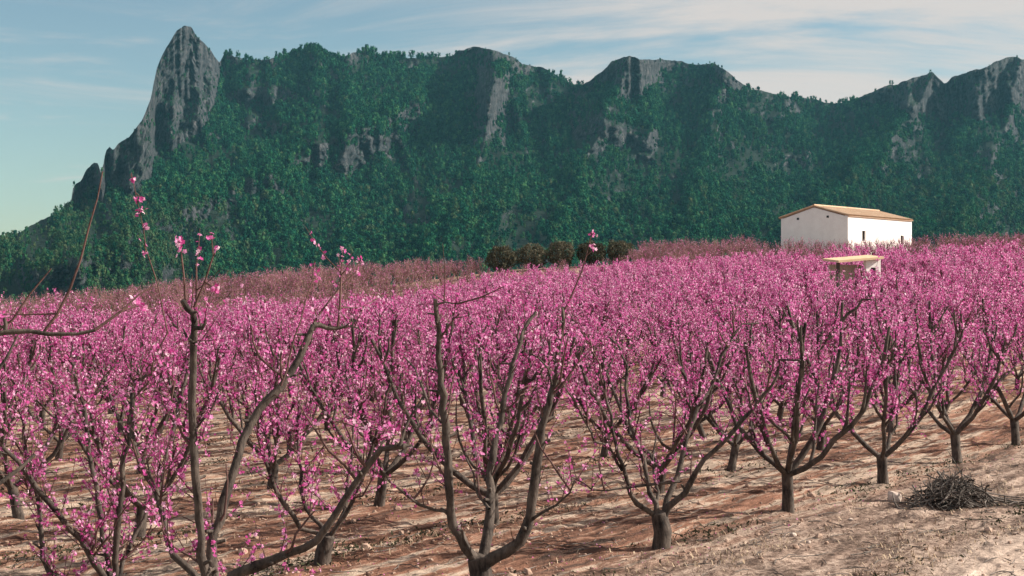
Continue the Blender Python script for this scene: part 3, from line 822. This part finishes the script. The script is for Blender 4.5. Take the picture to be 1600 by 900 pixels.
traced_tree('short-trunked peach tree half hidden behind the elbow-limbed tree', (-2.26, 16.8),
    ([(506, 862), (513, 838)], 0.10, 0.09),
    [([(511, 838), (488, 808), (472, 772), (466, 720), (464, 672), (466, 620)], 0.036, 0.015, 0.0, 0.5),
     ([(508, 838), (470, 826), (446, 790), (424, 748), (404, 664), (398, 610)], 0.040, 0.014, 0.0, -0.4),
     ([(517, 838), (538, 800), (546, 740), (552, 680), (556, 610)], 0.036, 0.014, 0.0, 0.6),
     ([(515, 838), (548, 790), (570, 730), (590, 670), (610, 600)], 0.036, 0.014, 0.0, -0.3)],
    seed=15, nshoot=230, spacing=0.036)

# tree just outside the left edge: only some of its limbs reach into view
traced_tree('dark peach tree beside the bank, one bare limb reaching out level with a thin whip', (-4.95, 8.9),
    ([(-420, 1140), (-400, 1105)], 0.12, 0.11),
    [([(-400, 1110), (-360, 1000), (-270, 800), (-160, 620), (-70, 545), (-15, 524), (8, 519), (75, 522), (120, 522), (148, 516)], 0.066, 0.013, 0.0, 0.2),
     ([(8, 520), (9, 506), (7, 497)], 0.020, 0.014, 0.15, 0.15),
     ([(-400, 1110), (-300, 960), (-180, 850), (-60, 790), (0, 755), (30, 733), (55, 710)], 0.052, 0.012, 0.0, 0.5),
     ([(-400, 1110), (-470, 900), (-490, 700), (-480, 480)], 0.060, 0.020, 0.0, 0.3),
     ([(-400, 1110), (-420, 900), (-380, 650), (-330, 430)], 0.055, 0.018, 0.0, 0.9)],
    whips=[([(66, 522), (90, 490), (110, 450), (126, 405), (140, 350), (152, 310), (160, 268)], 0.2, 0.25, [(4, 492, 5)]),
           ([(148, 516), (190, 486), (215, 462), (240, 446)], 0.2, 0.4, [(214, 470, 9), (222, 478, 6)]),
           ([(-15, 524), (20, 500), (45, 462), (80, 420)], 0.2, 0.3, [])],
    seed=16, nshoot=16, spacing=0.06, tlo=0.55)

# --- the rest of the row, grown one by one ---
def near_tree(i, j, seed, label, height=3.1, sc=1.0, lod=0, ns=150, sp=None):
    p = rowpos(i, j); z = float(ground_z(*p))
    t, ls, sh, bl = gen_tree(seed, lod, height, nshoot=ns, spacing=sp)
    root = tree_thing((p[0], p[1], z), label, None, 0, sc)
    link('trunk', t.mesh('trunk', M_BARK, True), root)
    for l in ls: link('limb', l.mesh('limb', M_BARK, True), root)
    o = link('shoots', sh.mesh('shoots', M_TWIG, True), root); o['kind'] = 'stuff'
    o = link('blossoms', bl.mesh('blossoms', M_PETAL), root); o['kind'] = 'stuff'
near_tree(2, 0, 201, 'pink peach tree of the front row next to the goblet-shaped sunlit one', ns=200, sp=0.031)
near_tree(3, 0, 202, 'pink peach tree of the front row by the pale squared stone', ns=200, sp=0.031)
near_tree(4, 0, 203, 'pink peach tree of the front row right behind the heap of cut branches', ns=200, sp=0.031)
near_tree(5, 0, 204, 'pink peach tree of the front row just past the heap of cut branches', ns=200, sp=0.031)

# --- rows behind: copies of grown trees, each one an object with its parts ---
def variant(seed, lod, **k):
    t, ls, sh, bl = gen_tree(seed, lod, **k)
    return (merge([t] + ls).mesh('trunk', M_BARK, True), sh.mesh('shoots', M_TWIG), bl.mesh('blossoms', M_PETAL))
V1 = [variant(300 + i, 0, nshoot=310, spacing=0.030, size=0.045) for i in range(4)]
V2 = [variant(320 + i, 1, nshoot=360, spacing=0.030, size=0.051) for i in range(6)]
V3 = [variant(340 + i, 2, nshoot=330, spacing=0.040, size=0.074) for i in range(6)]
taken = {(0, 0), (-1, 0), (1, 0), (2, 0), (3, 0), (4, 0), (5, 0)}
cand = []
for j in range(0, 60):
    for i in range(-45, 60):
        if (i, j) in taken: continue
        p = rowpos(i, j) + rng.normal(size=2) * 0.22
        X, Y = p
        if Y < 10 or Y > 117: continue
        xa = 800 + X / Y * F
        mrg = 1.7 / Y * F
        if xa < -mrg or xa > 1600 + mrg: continue
        if j == 1 and (abs(X + 4.05) < 1.5 and abs(Y - 14.3) < 2.2 or abs(X + 2.26) < 1.3 and abs(Y - 16.8) < 1.8): continue
        if math.hypot(X - 20.6, Y - 84.0) < 3.4 or (1328 < xa < 1428 and 61 < Y < 84) or (1270 < xa < 1330 and 74 < Y < 84): continue          # the hut stands here
        if 480 < xa < 660 and Y > 104: continue                    # bare gap in the far rows
        cand.append((Y, X, j))
cand.sort()
rs = np.random.default_rng(77)
LAB_MID = 'small pink peach tree in the crowded rows past the twelfth behind the front row'
ORD = ['', 'first', 'second', 'third', 'fourth', 'fifth', 'sixth', 'seventh', 'eighth', 'ninth', 'tenth', 'eleventh', 'twelfth']
for n, (Y, X, j) in enumerate(cand[:292]):
    V = V1 if Y < 27 else (V2 if Y < 48 else V3)
    k = int(rs.integers(0, len(V)))
    sc = float(rs.uniform(0.9, 1.06)) * (0.93 if Y < 30 else 0.90)
    if j == 0: lab, grp = 'pink peach tree farther up the front row, beyond the heap of cut branches', 'front row trees beyond the branch heap'
    elif j <= 12: lab, grp = 'pink flowering peach tree in the %s row behind the front row' % ORD[j], 'peach trees of the %s row behind' % ORD[j]
    else: lab, grp = LAB_MID, 'peach trees in the middle rows'
    root = tree_thing((X, Y, float(ground_z(X, Y))), lab, grp, float(rs.uniform(0, 6.28)), sc)
    for nm, me in zip(('trunk', 'shoots', 'blossoms'), V[k]):
        o = link(nm, me, root)
        if nm != 'trunk': o['kind'] = 'stuff'
print('orchard trees', len(cand))
far_src = []
for i in range(5):
    t, ls, sh, bl = gen_tree(360 + i, 2, nshoot=280, spacing=0.05, size=0.095)
    far_src.append(bpy.data.objects.new('far_tree_source', merged_mesh('far_peach', [(merge([t] + ls), M_BARK), (sh, M_TWIG), (bl, M_PETAL)])))
fp = np.array([(X, Y, float(ground_z(X, Y))) for Y, X, j in cand[292:]])
nfp = len(fp)
sc = rs.uniform(0.82, 0.98, nfp)
o = make_instancer('far_peach_trees', fp, rs.uniform(0, 6.28, nfp), np.repeat(sc[:, None], 3, 1), rs.integers(0, 5, nfp), far_src)
tag(o, 'mass of far pink peach trees filling the rise below the white house', 'trees', kind='stuff')

# still bare rows along the crest
bare_src = []
for i in range(4):
    t, ls, sh, bl = gen_tree(380 + i, 2, height=2.6, nshoot=230, flowers=True, spacing=0.25, size=0.07)
    bare_src.append(bpy.data.objects.new('bare_tree_source', merged_mesh('bare_peach', [(merge([t] + ls), M_BARETWIG), (sh, M_BARETWIG), (bl, M_PETAL)])))
bp = []
for j in range(0, 80):
    for i in range(-60, 80):
        p = B0 + i * U * 0.75 + j * (PERP * 2.6) + rng.normal(size=2) * 0.2
        X, Y = p
        if Y < 121 or Y > 158: continue
        xa = 800 + X / Y * F
        if xa < -30 or xa > 1640: continue
        if 1180 < xa < 1470 and Y > 143: continue
        if 755 < xa < 985 and Y > 137: continue
        bp.append((X, Y, float(ground_z(X, Y))))
bp = np.array(bp); nb_ = len(bp)
sc = rs.uniform(0.85, 1.1, nb_)
bxa = 800 + bp[:, 0] / bp[:, 1] * F
sc = sc * np.where(bxa < 1000, np.interp(bxa, [560, 760], [1.0, 0.6]), np.where((bxa > 1215) & (bxa < 1440) & (bp[:, 1] > 136), 0.74, np.where((bxa > 1215) & (bxa < 1440), 0.95, 0.80)))
o = make_instancer('bare_peach_trees', bp, rs.uniform(0, 6.28, nb_), np.repeat(sc[:, None], 3, 1), rs.integers(0, 4, nb_), bare_src)
tag(o, 'reddish brown leafless trees in rows along the crest behind the pink orchard', 'trees', kind='stuff')
print('bare', nb_)

# ------------------------------------------------------------------ shrubs on the crest
def shrub(xp, ytop, ybase, wpx, Y, seed, label):
    rs = np.random.default_rng(seed)
    X = (xp - 800) / F * Y; z = float(ground_z(X, Y))
    top = CAMZ + (YH - ytop) / F * Y; h = top - z; w = wpx / F * Y / 2
    root = bpy.data.objects.new('round_shrub', None); col.objects.link(root); root.location = (X, Y, z)
    tag(root, label, 'shrub', 'round shrubs in a row on the crest')
    st = MB()
    for k in range(6):
        a = rs.uniform(0, 6.28)
        st.tube(curve_limb(rs, (rs.normal() * .1, rs.normal() * .1, -0.1), a, 0.5, 0.2, h * 0.75, 4, 0.1), np.linspace(0.07, 0.02, 5), 5)
    link('stems', st.mesh('stems', M_BARK), root)
    n = 2600
    d = rs.normal(size=(n, 3)); d /= np.linalg.norm(d, axis=1, keepdims=True)
    lump = 1 + 0.22 * np.sin(d[:, 0] * 4.2 + seed * 2.1) * np.sin(d[:, 2] * 3.6 + d[:, 1] * 5 + seed) + 0.10 * np.sin(d[:, 0] * 9 + seed * 5)
    r = rs.uniform(0.55, 1.0, n) ** 0.6 * lump
    cz = h * 0.56; c = d * r[:, None] * np.array((w, w, h * 0.46)) + np.array((0, 0, cz))
    m = MB(); m.scatter(FL2[0] * np.array((0.5, 1.3, 1)), FL2[1], c, rand_frames(n, rs, None), rs.uniform(0.14, 0.28, n))
    # upright sprigs
    k = 60; a = rs.uniform(0, 6.28, k); rr = np.sqrt(rs.random(k)) * w * 0.85
    for q in range(k):
        zt = cz + h * 0.42 * math.sqrt(max(0.05, 1 - (rr[q] / w) ** 2))
        b = np.array((rr[q] * math.cos(a[q]), rr[q] * math.sin(a[q]), zt - 0.1))
        m.tube([b, b + np.array((rs.normal() * .06, rs.normal() * .06, rs.uniform(0.15, 0.4)))], [0.02, 0.008], 3, False)
    f = link('foliage', m.mesh('foliage', M_OLIVE), root); f['kind'] = 'stuff'
SHL = ['round dark shrub at the end of the crest row farthest from the white house',
       'low broad dark shrub, second in the crest row counting towards the white house',
       'round dark shrub in the middle of the five along the crest',
       'round dark shrub on the crest with a pink blossom whip before it',
       'dark shrub touching the bare brown hedge on the crest']
for (a, l) in zip([(783, 385, 410, 46, 144, 1), (831, 383, 408, 52, 145.5, 2), (877, 378, 406, 43, 146, 3), (924, 379, 403, 47, 147, 4), (968, 377, 402, 42, 148, 5)], SHL):
    shrub(*a, l)

# ------------------------------------------------------------------ white house
def white_house():
    Dc = 150.0
    C = np.array(((1325 - 800) / F * Dc, Dc))
    a = np.array((0.686, 0.728)); b = np.array((-0.728, 0.686))
    zg = float(ground_z(C[0] + 3, C[1] + 4)) - 0.3
    ze = CAMZ + 123 / F * Dc; za = ze + 1.12
    Ln, Wd = 14.2, 8.3
    root = bpy.data.objects.new('white_farmhouse', None); col.objects.link(root)
    root.location = (C[0], C[1], zg); root.rotation_euler = (0, 0, math.atan2(a[1], a[0]))
    tag(root, 'whitewashed gabled farmhouse with low terracotta roof standing on the orchard crest', 'house')
    H = ze - zg; A = za - zg
    # local: x along the long wall, y along the gable (to the left/back)
    wins = [(3.0, 1.5, 0.75, 1.1), (11.6, 1.75, 0.75, 1.0)]      # x, drop of the head below the eave, width, height
    w = MB()
    xs = [0.0]
    for (x, dz, ww, hh) in wins: xs += [x, x + ww]
    xs += [Ln]
    tk = 0.35
    for i in range(len(xs) - 1):
        x0, x1 = xs[i], xs[i + 1]
        if i % 2 == 0: w.box((x0, 0, -0.4), (x1, tk, H))
        else:
            x, dz, ww, hh = wins[i // 2]
            w.box((x0, 0, -0.4), (x1, tk, H - dz - hh)); w.box((x0, 0, H - dz), (x1, tk, H))
    w.box((0, Wd - tk, -0.4), (Ln, Wd, H))
    for x0 in (0.0, Ln - tk):
        x1 = x0 + tk
        v = [(x0, tk, -0.4), (x0, Wd - tk, -0.4), (x0, Wd - tk, H), (x0, Wd / 2, A - 0.06), (x0, tk, H)]
        v = v + [(x1, p[1], p[2]) for p in v]
        v = np.array(v, float)
        m5 = np.array([[4, 3, 2, 1, 0], [5, 6, 7, 8, 9]]); w.add(v, m5)
        w.add(v, np.array([[i, (i + 1) % 5, (i + 1) % 5 + 5, i + 5] for i in range(5)]))
        # upper wedges that close the gable over the side walls
        w.add(np.array([(x0, 0, H), (x0, tk, H), (x0, tk, H + 0.11), (x1, 0, H), (x1, tk, H), (x1, tk, H + 0.11)]), np.array([[0, 1, 2], [5, 4, 3]]))
    link('wall', w.mesh('wall', M_WHITE), root)
    for (x, dz, ww, hh) in wins:
        m = MB(); m.box((x + 0.003, 0.22, H - dz - hh + 0.003), (x + ww - 0.003, 0.26, H - dz - 0.003)); wo = link('window', m.mesh('window', M_DARK), root)
        m = MB()
        m.box((x + 0.01, 0.17, H - dz - hh + 0.01), (x + 0.07, 0.215, H - dz - 0.01)); m.box((x + ww - 0.07, 0.17, H - dz - hh + 0.01), (x + ww - 0.01, 0.215, H - dz - 0.01)); m.box((x + ww / 2 - 0.03, 0.17, H - dz - hh + 0.01), (x + ww / 2 + 0.03, 0.215, H - dz - 0.01))
        link('frame', m.mesh('frame', M_BARK), wo)
        m = MB(); m.box((x - 0.1, -0.08, H - dz - hh - 0.10), (x + ww + 0.1, 0.0, H - dz - hh - 0.02)); link('sill', m.mesh('sill', M_WHITE), wo)
    # gable: two small vents
    for (yy, zz_) in ((2.3, A - 1.25), (6.0, A - 1.35)):
        m = MB(); m.box((-0.02, yy, zz_), (0.0, yy + 0.28, zz_ + 0.24)); link('vent', m.mesh('vent', M_DARK), root)
    # roof
    ov = 0.16; rise = (A - H) / (Wd / 2); th = 0.14
    rf = MB()
    for s in (0, 1):
        y0 = -ov if s == 0 else Wd + ov; z0 = H - rise * ov
        v = [(-0.06, y0, z0), (Ln + 0.06, y0, z0), (Ln + 0.06, Wd / 2, A), (-0.06, Wd / 2, A)]
        v = v + [(p[0], p[1], p[2] + th) for p in v]
        rf.add(v, [[0, 1, 2, 3], [7, 6, 5, 4], [0, 4, 5, 1], [1, 5, 6, 2], [2, 6, 7, 3], [3, 7, 4, 0]])
    r_ = link('roof', rf.mesh('roof', M_TILE), root)
    tl = MB()
    x = -0.1
    while x < Ln + 0.1:
        for s in (0, 1):
            y0 = -ov - 0.05 if s == 0 else Wd + ov + 0.05; z0 = H - rise * (ov + .05) + th
            tl.tube([(x, y0, z0), (x, Wd / 2, A + th)], [0.09, 0.085], 6, True)
        x += 0.24
    q = link('roof_tiles', tl.mesh('roof_tiles', M_TILE, True), r_); q['kind'] = 'stuff'
    m = MB(); m.tube([(-0.08, Wd / 2, A + th + 0.04), (Ln / 2, Wd / 2, A + th + 0.05), (Ln + 0.08, Wd / 2, A + th + 0.03)], [0.13] * 3, 8); link('ridge_cap', m.mesh('ridge_cap', M_TILE, True), r_)
white_house()

# small pump hut among the trees
def hut():
    Y = 83.0; X0 = (1309 - 800) / F * Y; X1 = (1388 - 800) / F * Y
    zg = float(ground_z((X0 + X1) / 2, Y))
    zr0 = CAMZ + (YH - 410) / F * Y - zg; zr1 = CAMZ + (YH - 403) / F * Y - zg
    W = X1 - X0; dp = 1.3
    root = bpy.data.objects.new('pump_hut', None); col.objects.link(root); root.location = (X0, Y, zg); root.rotation_euler = (0, 0, R(20))
    tag(root, 'small white hut with ochre lean-to roof among the pink trees below the farmhouse', 'hut')
    pier = W * 0.66
    # white end pier with a niche
    m = MB(); t = 0.22; nx0, nx1, nz0, nz1 = pier + 0.32, W - 0.30, 1.15, zr1 - 0.55
    m.box((pier, 0, -0.3), (nx0, 0.30, zr1 - 0.05)); m.box((nx1, 0, -0.3), (W, 0.30, zr1 - 0.05))
    m.box((nx0, 0, -0.3), (nx1, 0.30, nz0)); m.box((nx0, 0, nz1), (nx1, 0.30, zr1 - 0.05))
    m.box((W - 0.25, 0.30, -0.3), (W, dp, zr1 - 0.08))
    link('wall', m.mesh('wall', M_WHITE), root).name = 'wall'
    m = MB(); m.box((nx0 + .003, 0.18, nz0 + .003), (nx1 - .003, 0.24, nz1 - .003)); link('niche', m.mesh('niche', M_DARK), root)
    m = MB(); m.box((0.12, dp - 0.2, -0.3), (W - 0.27, dp, zr0 - 0.1)); link('back_wall', m.mesh('back_wall', M_STONE), root)
    m = MB(); m.box((0.05, 0.08, -0.3), (0.2, 0.23, zr0 - 0.02)); link('post', m.mesh('post', M_BARK), root)
    m = MB(); v = [(-0.1, -0.25, zr0 - 0.02), (W + 0.06, -0.25, zr1 - 0.03), (W + 0.06, dp + 0.2, zr1 + 0.12), (-0.1, dp + 0.2, zr0 + 0.13)]
    v = v + [(p[0], p[1], p[2] + 0.13) for p in v]
    m.add(v, [[3, 2, 1, 0], [4, 5, 6, 7], [0, 1, 5, 4], [1, 2, 6, 5], [2, 3, 7, 6], [3, 0, 4, 7]]); link('roof', m.mesh('roof', M_SLAB), root)
hut()

# ------------------------------------------------------------------ heap of cut branches
def brush_heap():
    rs = np.random.default_rng(55)
    Y = 21.6; X = (1486 - 800) / F * Y; zg = float(ground_z(X, Y, True))
    root = bpy.data.objects.new('brush_heap', None); col.objects.link(root); root.location = (X, Y, zg); root.rotation_euler = (0, 0, 0.35)
    tag(root, 'dark heap of pruned branches lying on the verge beside the front row', 'brushwood')
    W, Hh = 0.80, 0.43
    def env(x, y): return Hh * max(0.0, 1 - (abs(x) / W) ** 1.5) * max(0.0, 1 - (y / 0.5) ** 2)
    for k in range(150):
        x = rs.normal() * 0.30; y = rs.normal() * 0.18
        z = rs.uniform(0.02, 1.0) * env(x, y) + 0.02
        az = rs.normal() * 1.0 + (math.pi if rs.random() < 0.5 else 0); ln = rs.uniform(0.25, 0.75); bend = rs.normal() * 0.7
        p = []; slope = -0.75 * math.cos(az) * np.sign(x) + rs.normal() * 0.45
        for t in np.linspace(-0.5, 0.5, 6):
            aa = az + bend * t; p.append((x + math.cos(aa) * ln * t, y + math.sin(aa) * ln * t, z + slope * ln * t + rs.normal() * 0.014 - 0.5 * t * t * ln * rs.uniform(0, 0.8)))
        p = np.array(p); p[:, 2] = np.maximum(p[:, 2], 0.012)
        r = rs.uniform(0.007, 0.02)
        m = MB(); m.tube(p, np.linspace(r, r * 0.5, 6), 5, True, 0.1, rs); link('branch', m.mesh('branch', M_DEAD, True), root)
    # long pale shoots trailing off on the uphill side
    for k in range(9):
        p0 = np.array((0.35, rs.normal() * 0.1, rs.uniform(0.1, 0.3))); p1 = np.array((rs.uniform(1.0, 1.7), -0.35 + rs.normal() * 0.14, 0.03))
        mid = (p0 + p1) / 2 + np.array((0, rs.normal() * .08, -0.06 + rs.random() * .06))
        m = MB(); m.tube([p0, mid, p1], [0.012, 0.01, 0.006], 5); link('branch', m.mesh('branch', M_DEAD, True), root)
    tw = MB()
    for k in range(520):
        x = rs.normal() * 0.26; y = rs.normal() * 0.18; z = rs.uniform(0, 1.08) * env(x, y) + 0.015
        d = rs.normal(size=3) * np.array((1, 0.8, 0.45)); d /= np.linalg.norm(d); ln = rs.uniform(0.08, 0.3)
        a = np.array((x, y, z)); b = a + d * ln; b[2] = max(b[2], 0.01)
        tw.tube([a, (a + b) / 2 + rs.normal(size=3) * 0.015, b], [0.006, 0.005, 0.003], 4, False)
    o = link('twigs', tw.mesh('twigs', M_DEAD), root); o['kind'] = 'stuff'
brush_heap()

# ------------------------------------------------------------------ stones
def stone(xp, yp, wpx, seed, label, squash=0.8):
    rs = np.random.default_rng(seed)
    Y = F * CAMZ / (yp - YH); X = (xp - 800) / F * Y; z = float(ground_z(X, Y, True)); r = wpx / F * Y / 2
    v, f = ICO2
    n = v + 0
    for k in range(9):                       # chop facets
        d = rs.normal(size=3); d /= np.linalg.norm(d); lim = rs.uniform(0.55, 0.85)
        pr = n @ d; n = n - np.clip(pr - lim, 0, None)[:, None] * d
    n = n * (1 + rs.normal(size=(len(n), 1)) * 0.02) * np.array((1, 0.85, squash)) * r / 0.8
    m = MB(); m.add(n, f)
    o = link('stone', m.mesh('stone', M_STONE)); o.location = (X, Y, z + r * 0.35); o.rotation_euler = (0, 0, rs.uniform(0, 6))
    tag(o, label, 'stone')
stone(1397, 783, 26, 1, 'pale squared stone lying between the front row and the branch heap', 0.95)
stone(1238, 842, 11, 2, 'small white stone on the verge below the front row', 0.8)
stone(1262, 851, 8, 3, 'tiny pale stone beside the small white stone on the verge', 0.8)
stone(1330, 812, 9, 4, 'little flat pale stone on the soil near the squared stone', 0.5)

# ------------------------------------------------------------------ clods, straw, cut twigs, fallen petals on the soil
def scatter_xy(n, rs, y0=12.5, y1=44.0):
    # even on the ground within the view, thinning with distance
    u = rs.random(n); Y = y0 * (y1 / y0) ** (u ** 1.1); xa = rs.uniform(-60, 1660, n); X = (xa - 800) / F * Y
    return X, Y
def litter():
    rs = np.random.default_rng(91)
    n = 14000; X, Y = scatter_xy(n, rs)
    ac = (X - B0[0]) * PERP[0] + (Y - B0[1]) * PERP[1]; al = X * UH[0] + Y * UH[1]
    keep = rs.random(n) < np.clip(0.45 + 1.5 * fbm(al * 0.3, ac * 1.6, 3, 7), 0.06, 1); X, Y = X[keep], Y[keep]; n = len(X)
    Z = ground_z(X, Y, True)
    v, f = ICO1
    m = MB(); sz = rs.lognormal(math.log(0.013), 0.55, n)[:, None] * rs.uniform(0.6, 1.3, (n, 3))
    m.scatter(v, f, np.stack((X, Y, Z + 0.004), -1), rand_frames(n, rs), sz)
    o = link('earth_clods', m.mesh('earth_clods', M_CLOD)); tag(o, 'loose clods and small stones strewn over the bare orchard soil', 'clods', kind='stuff')
    # dry grass: thin bent blades in patches along the rows
    n = 60000; X, Y = scatter_xy(n, rs, 12.5, 50)
    ac = (X - B0[0]) * PERP[0] + (Y - B0[1]) * PERP[1]; al = X * UH[0] + Y * UH[1]
    ph = np.abs(((ac / ROWSP + 0.5) % 1.0) - 0.5)                     # 0 on a row line
    w = np.clip(1.0 - ph * 3.2, 0.05, 1) + 0.9 * (ac < -0.5) * (ac > -3.4)
    keep = rs.random(n) < w * np.clip(0.35 + 1.8 * fbm(al * 0.5, ac * 1.8, 4, 23), 0.0, 1); X, Y = X[keep], Y[keep]; n = len(X)
    Z = ground_z(X, Y, True)
    bl = np.array([(-0.035, 0, 0), (0.035, 0, 0), (0.03, 0.12, 0.5), (-0.02, 0.12, 0.5), (0.0, 0.45, 0.9)])
    fr = np.zeros((n, 3, 3)); a = rs.uniform(0, 6.28, n); tilt = rs.uniform(0.1, 1.2, n)
    fr[:, 0, 0] = np.cos(a); fr[:, 0, 1] = np.sin(a)
    up = np.stack((-np.sin(a) * np.sin(tilt), np.cos(a) * np.sin(tilt), np.cos(tilt)), -1); fr[:, 2] = up; fr[:, 1] = np.cross(up, fr[:, 0])
    m = MB(); m.scatter(bl, np.array([[0, 1, 2, 3]]), np.stack((X, Y, Z - 0.01), -1), fr, np.stack((rs.uniform(0.12, 0.25, n), rs.uniform(0.06, 0.16, n), rs.uniform(0.06, 0.17, n)), -1))
    o = link('dry_grass', m.mesh('dry_grass', M_STRAW)); tag(o, 'dry straw-coloured grass tufts between the tree rows', 'grass', kind='stuff')
    # dark low weeds along the foot of every row
    n = 90000; X, Y = scatter_xy(n, rs, 12.5, 60)
    ac = (X - B0[0]) * PERP[0] + (Y - B0[1]) * PERP[1]; al = X * UH[0] + Y * UH[1]
    ph = np.abs(((ac / ROWSP + 0.5) % 1.0) - 0.5)
    keep = (ac > -4.0) & (rs.random(n) < np.clip(1.1 - ph * 6.0, 0.0, 1) * np.clip(0.5 + 2.4 * fbm(al * 0.35, ac * 0.9, 4, 29), 0.0, 1)); X, Y = X[keep], Y[keep]; n = len(X)
    Z = ground_z(X, Y, True)
    m = MB(); m.scatter(FL2[0] * np.array((0.6, 1.4, 1)), FL2[1], np.stack((X, Y, Z + rs.uniform(0.0, 0.05, n)), -1), rand_frames(n, rs, (0, 0, 0.5)), rs.uniform(0.02, 0.06, n))
    o = link('low_weeds', m.mesh('low_weeds', M_WEED)); tag(o, 'dark low weeds along the foot of the tree rows', 'weeds', kind='stuff')
    # cut twigs
    n = 1500; X, Y = scatter_xy(n, rs, 12.5, 40); Z = ground_z(X, Y, True); m = MB()
    for x, y, z in zip(X, Y, Z):
        aa = ROW_ANG + rs.normal() * 0.6; ln = rs.uniform(0.08, 0.42)
        d = np.array((math.cos(aa), math.sin(aa), 0)) * ln
        p = np.array((x, y, z + 0.018)); m.tube([p, p + d * .5 + rs.normal(size=3) * 0.015, p + d], [0.006, 0.006, 0.004], 4, False)
    o = link('cut_twigs', m.mesh('cut_twigs', M_DEAD)); tag(o, 'cut twigs scattered on the soil between the trees', 'twigs', kind='stuff')
    n = 2600; X, Y = scatter_xy(n, rs, 13, 40); Z = ground_z(X, Y, True); m = MB()
    ac = (X - B0[0]) * PERP[0] + (Y - B0[1]) * PERP[1]; k = ac > -0.8; X, Y, Z = X[k], Y[k], Z[k]
    m.scatter(FL2[0], FL2[1], np.stack((X, Y, Z + 0.012), -1), rand_frames(len(X), rs, (0, 0, 2.0)), rs.uniform(0.015, 0.03, len(X)))
    o = link('fallen_petals', m.mesh('fallen_petals', M_PETAL)); tag(o, 'fallen pink petals on the soil under the trees', 'petals', kind='stuff')
litter()

# ------------------------------------------------------------------ haze
HAZE_DENSITY = 0.000034
def haze():
    m, N, L, out = new_mat('haze_air')
    v = N.new('ShaderNodeVolumePrincipled'); v.inputs['Color'].default_value = (0.28, 0.74, 1.0, 1)
    v.inputs['Density'].default_value = HAZE_DENSITY; v.inputs['Anisotropy'].default_value = 0.2
    L.new(v.outputs[0], out.inputs['Volume'])
    mb = MB(); mb.box((-6200, -2100, -42), (6200, 6100, 420))
    o = link('haze', mb.mesh('haze', m)); tag(o, 'thin bluish haze in the air over the valley', 'haze', kind='stuff')
if HAZE_DENSITY > 0: haze()
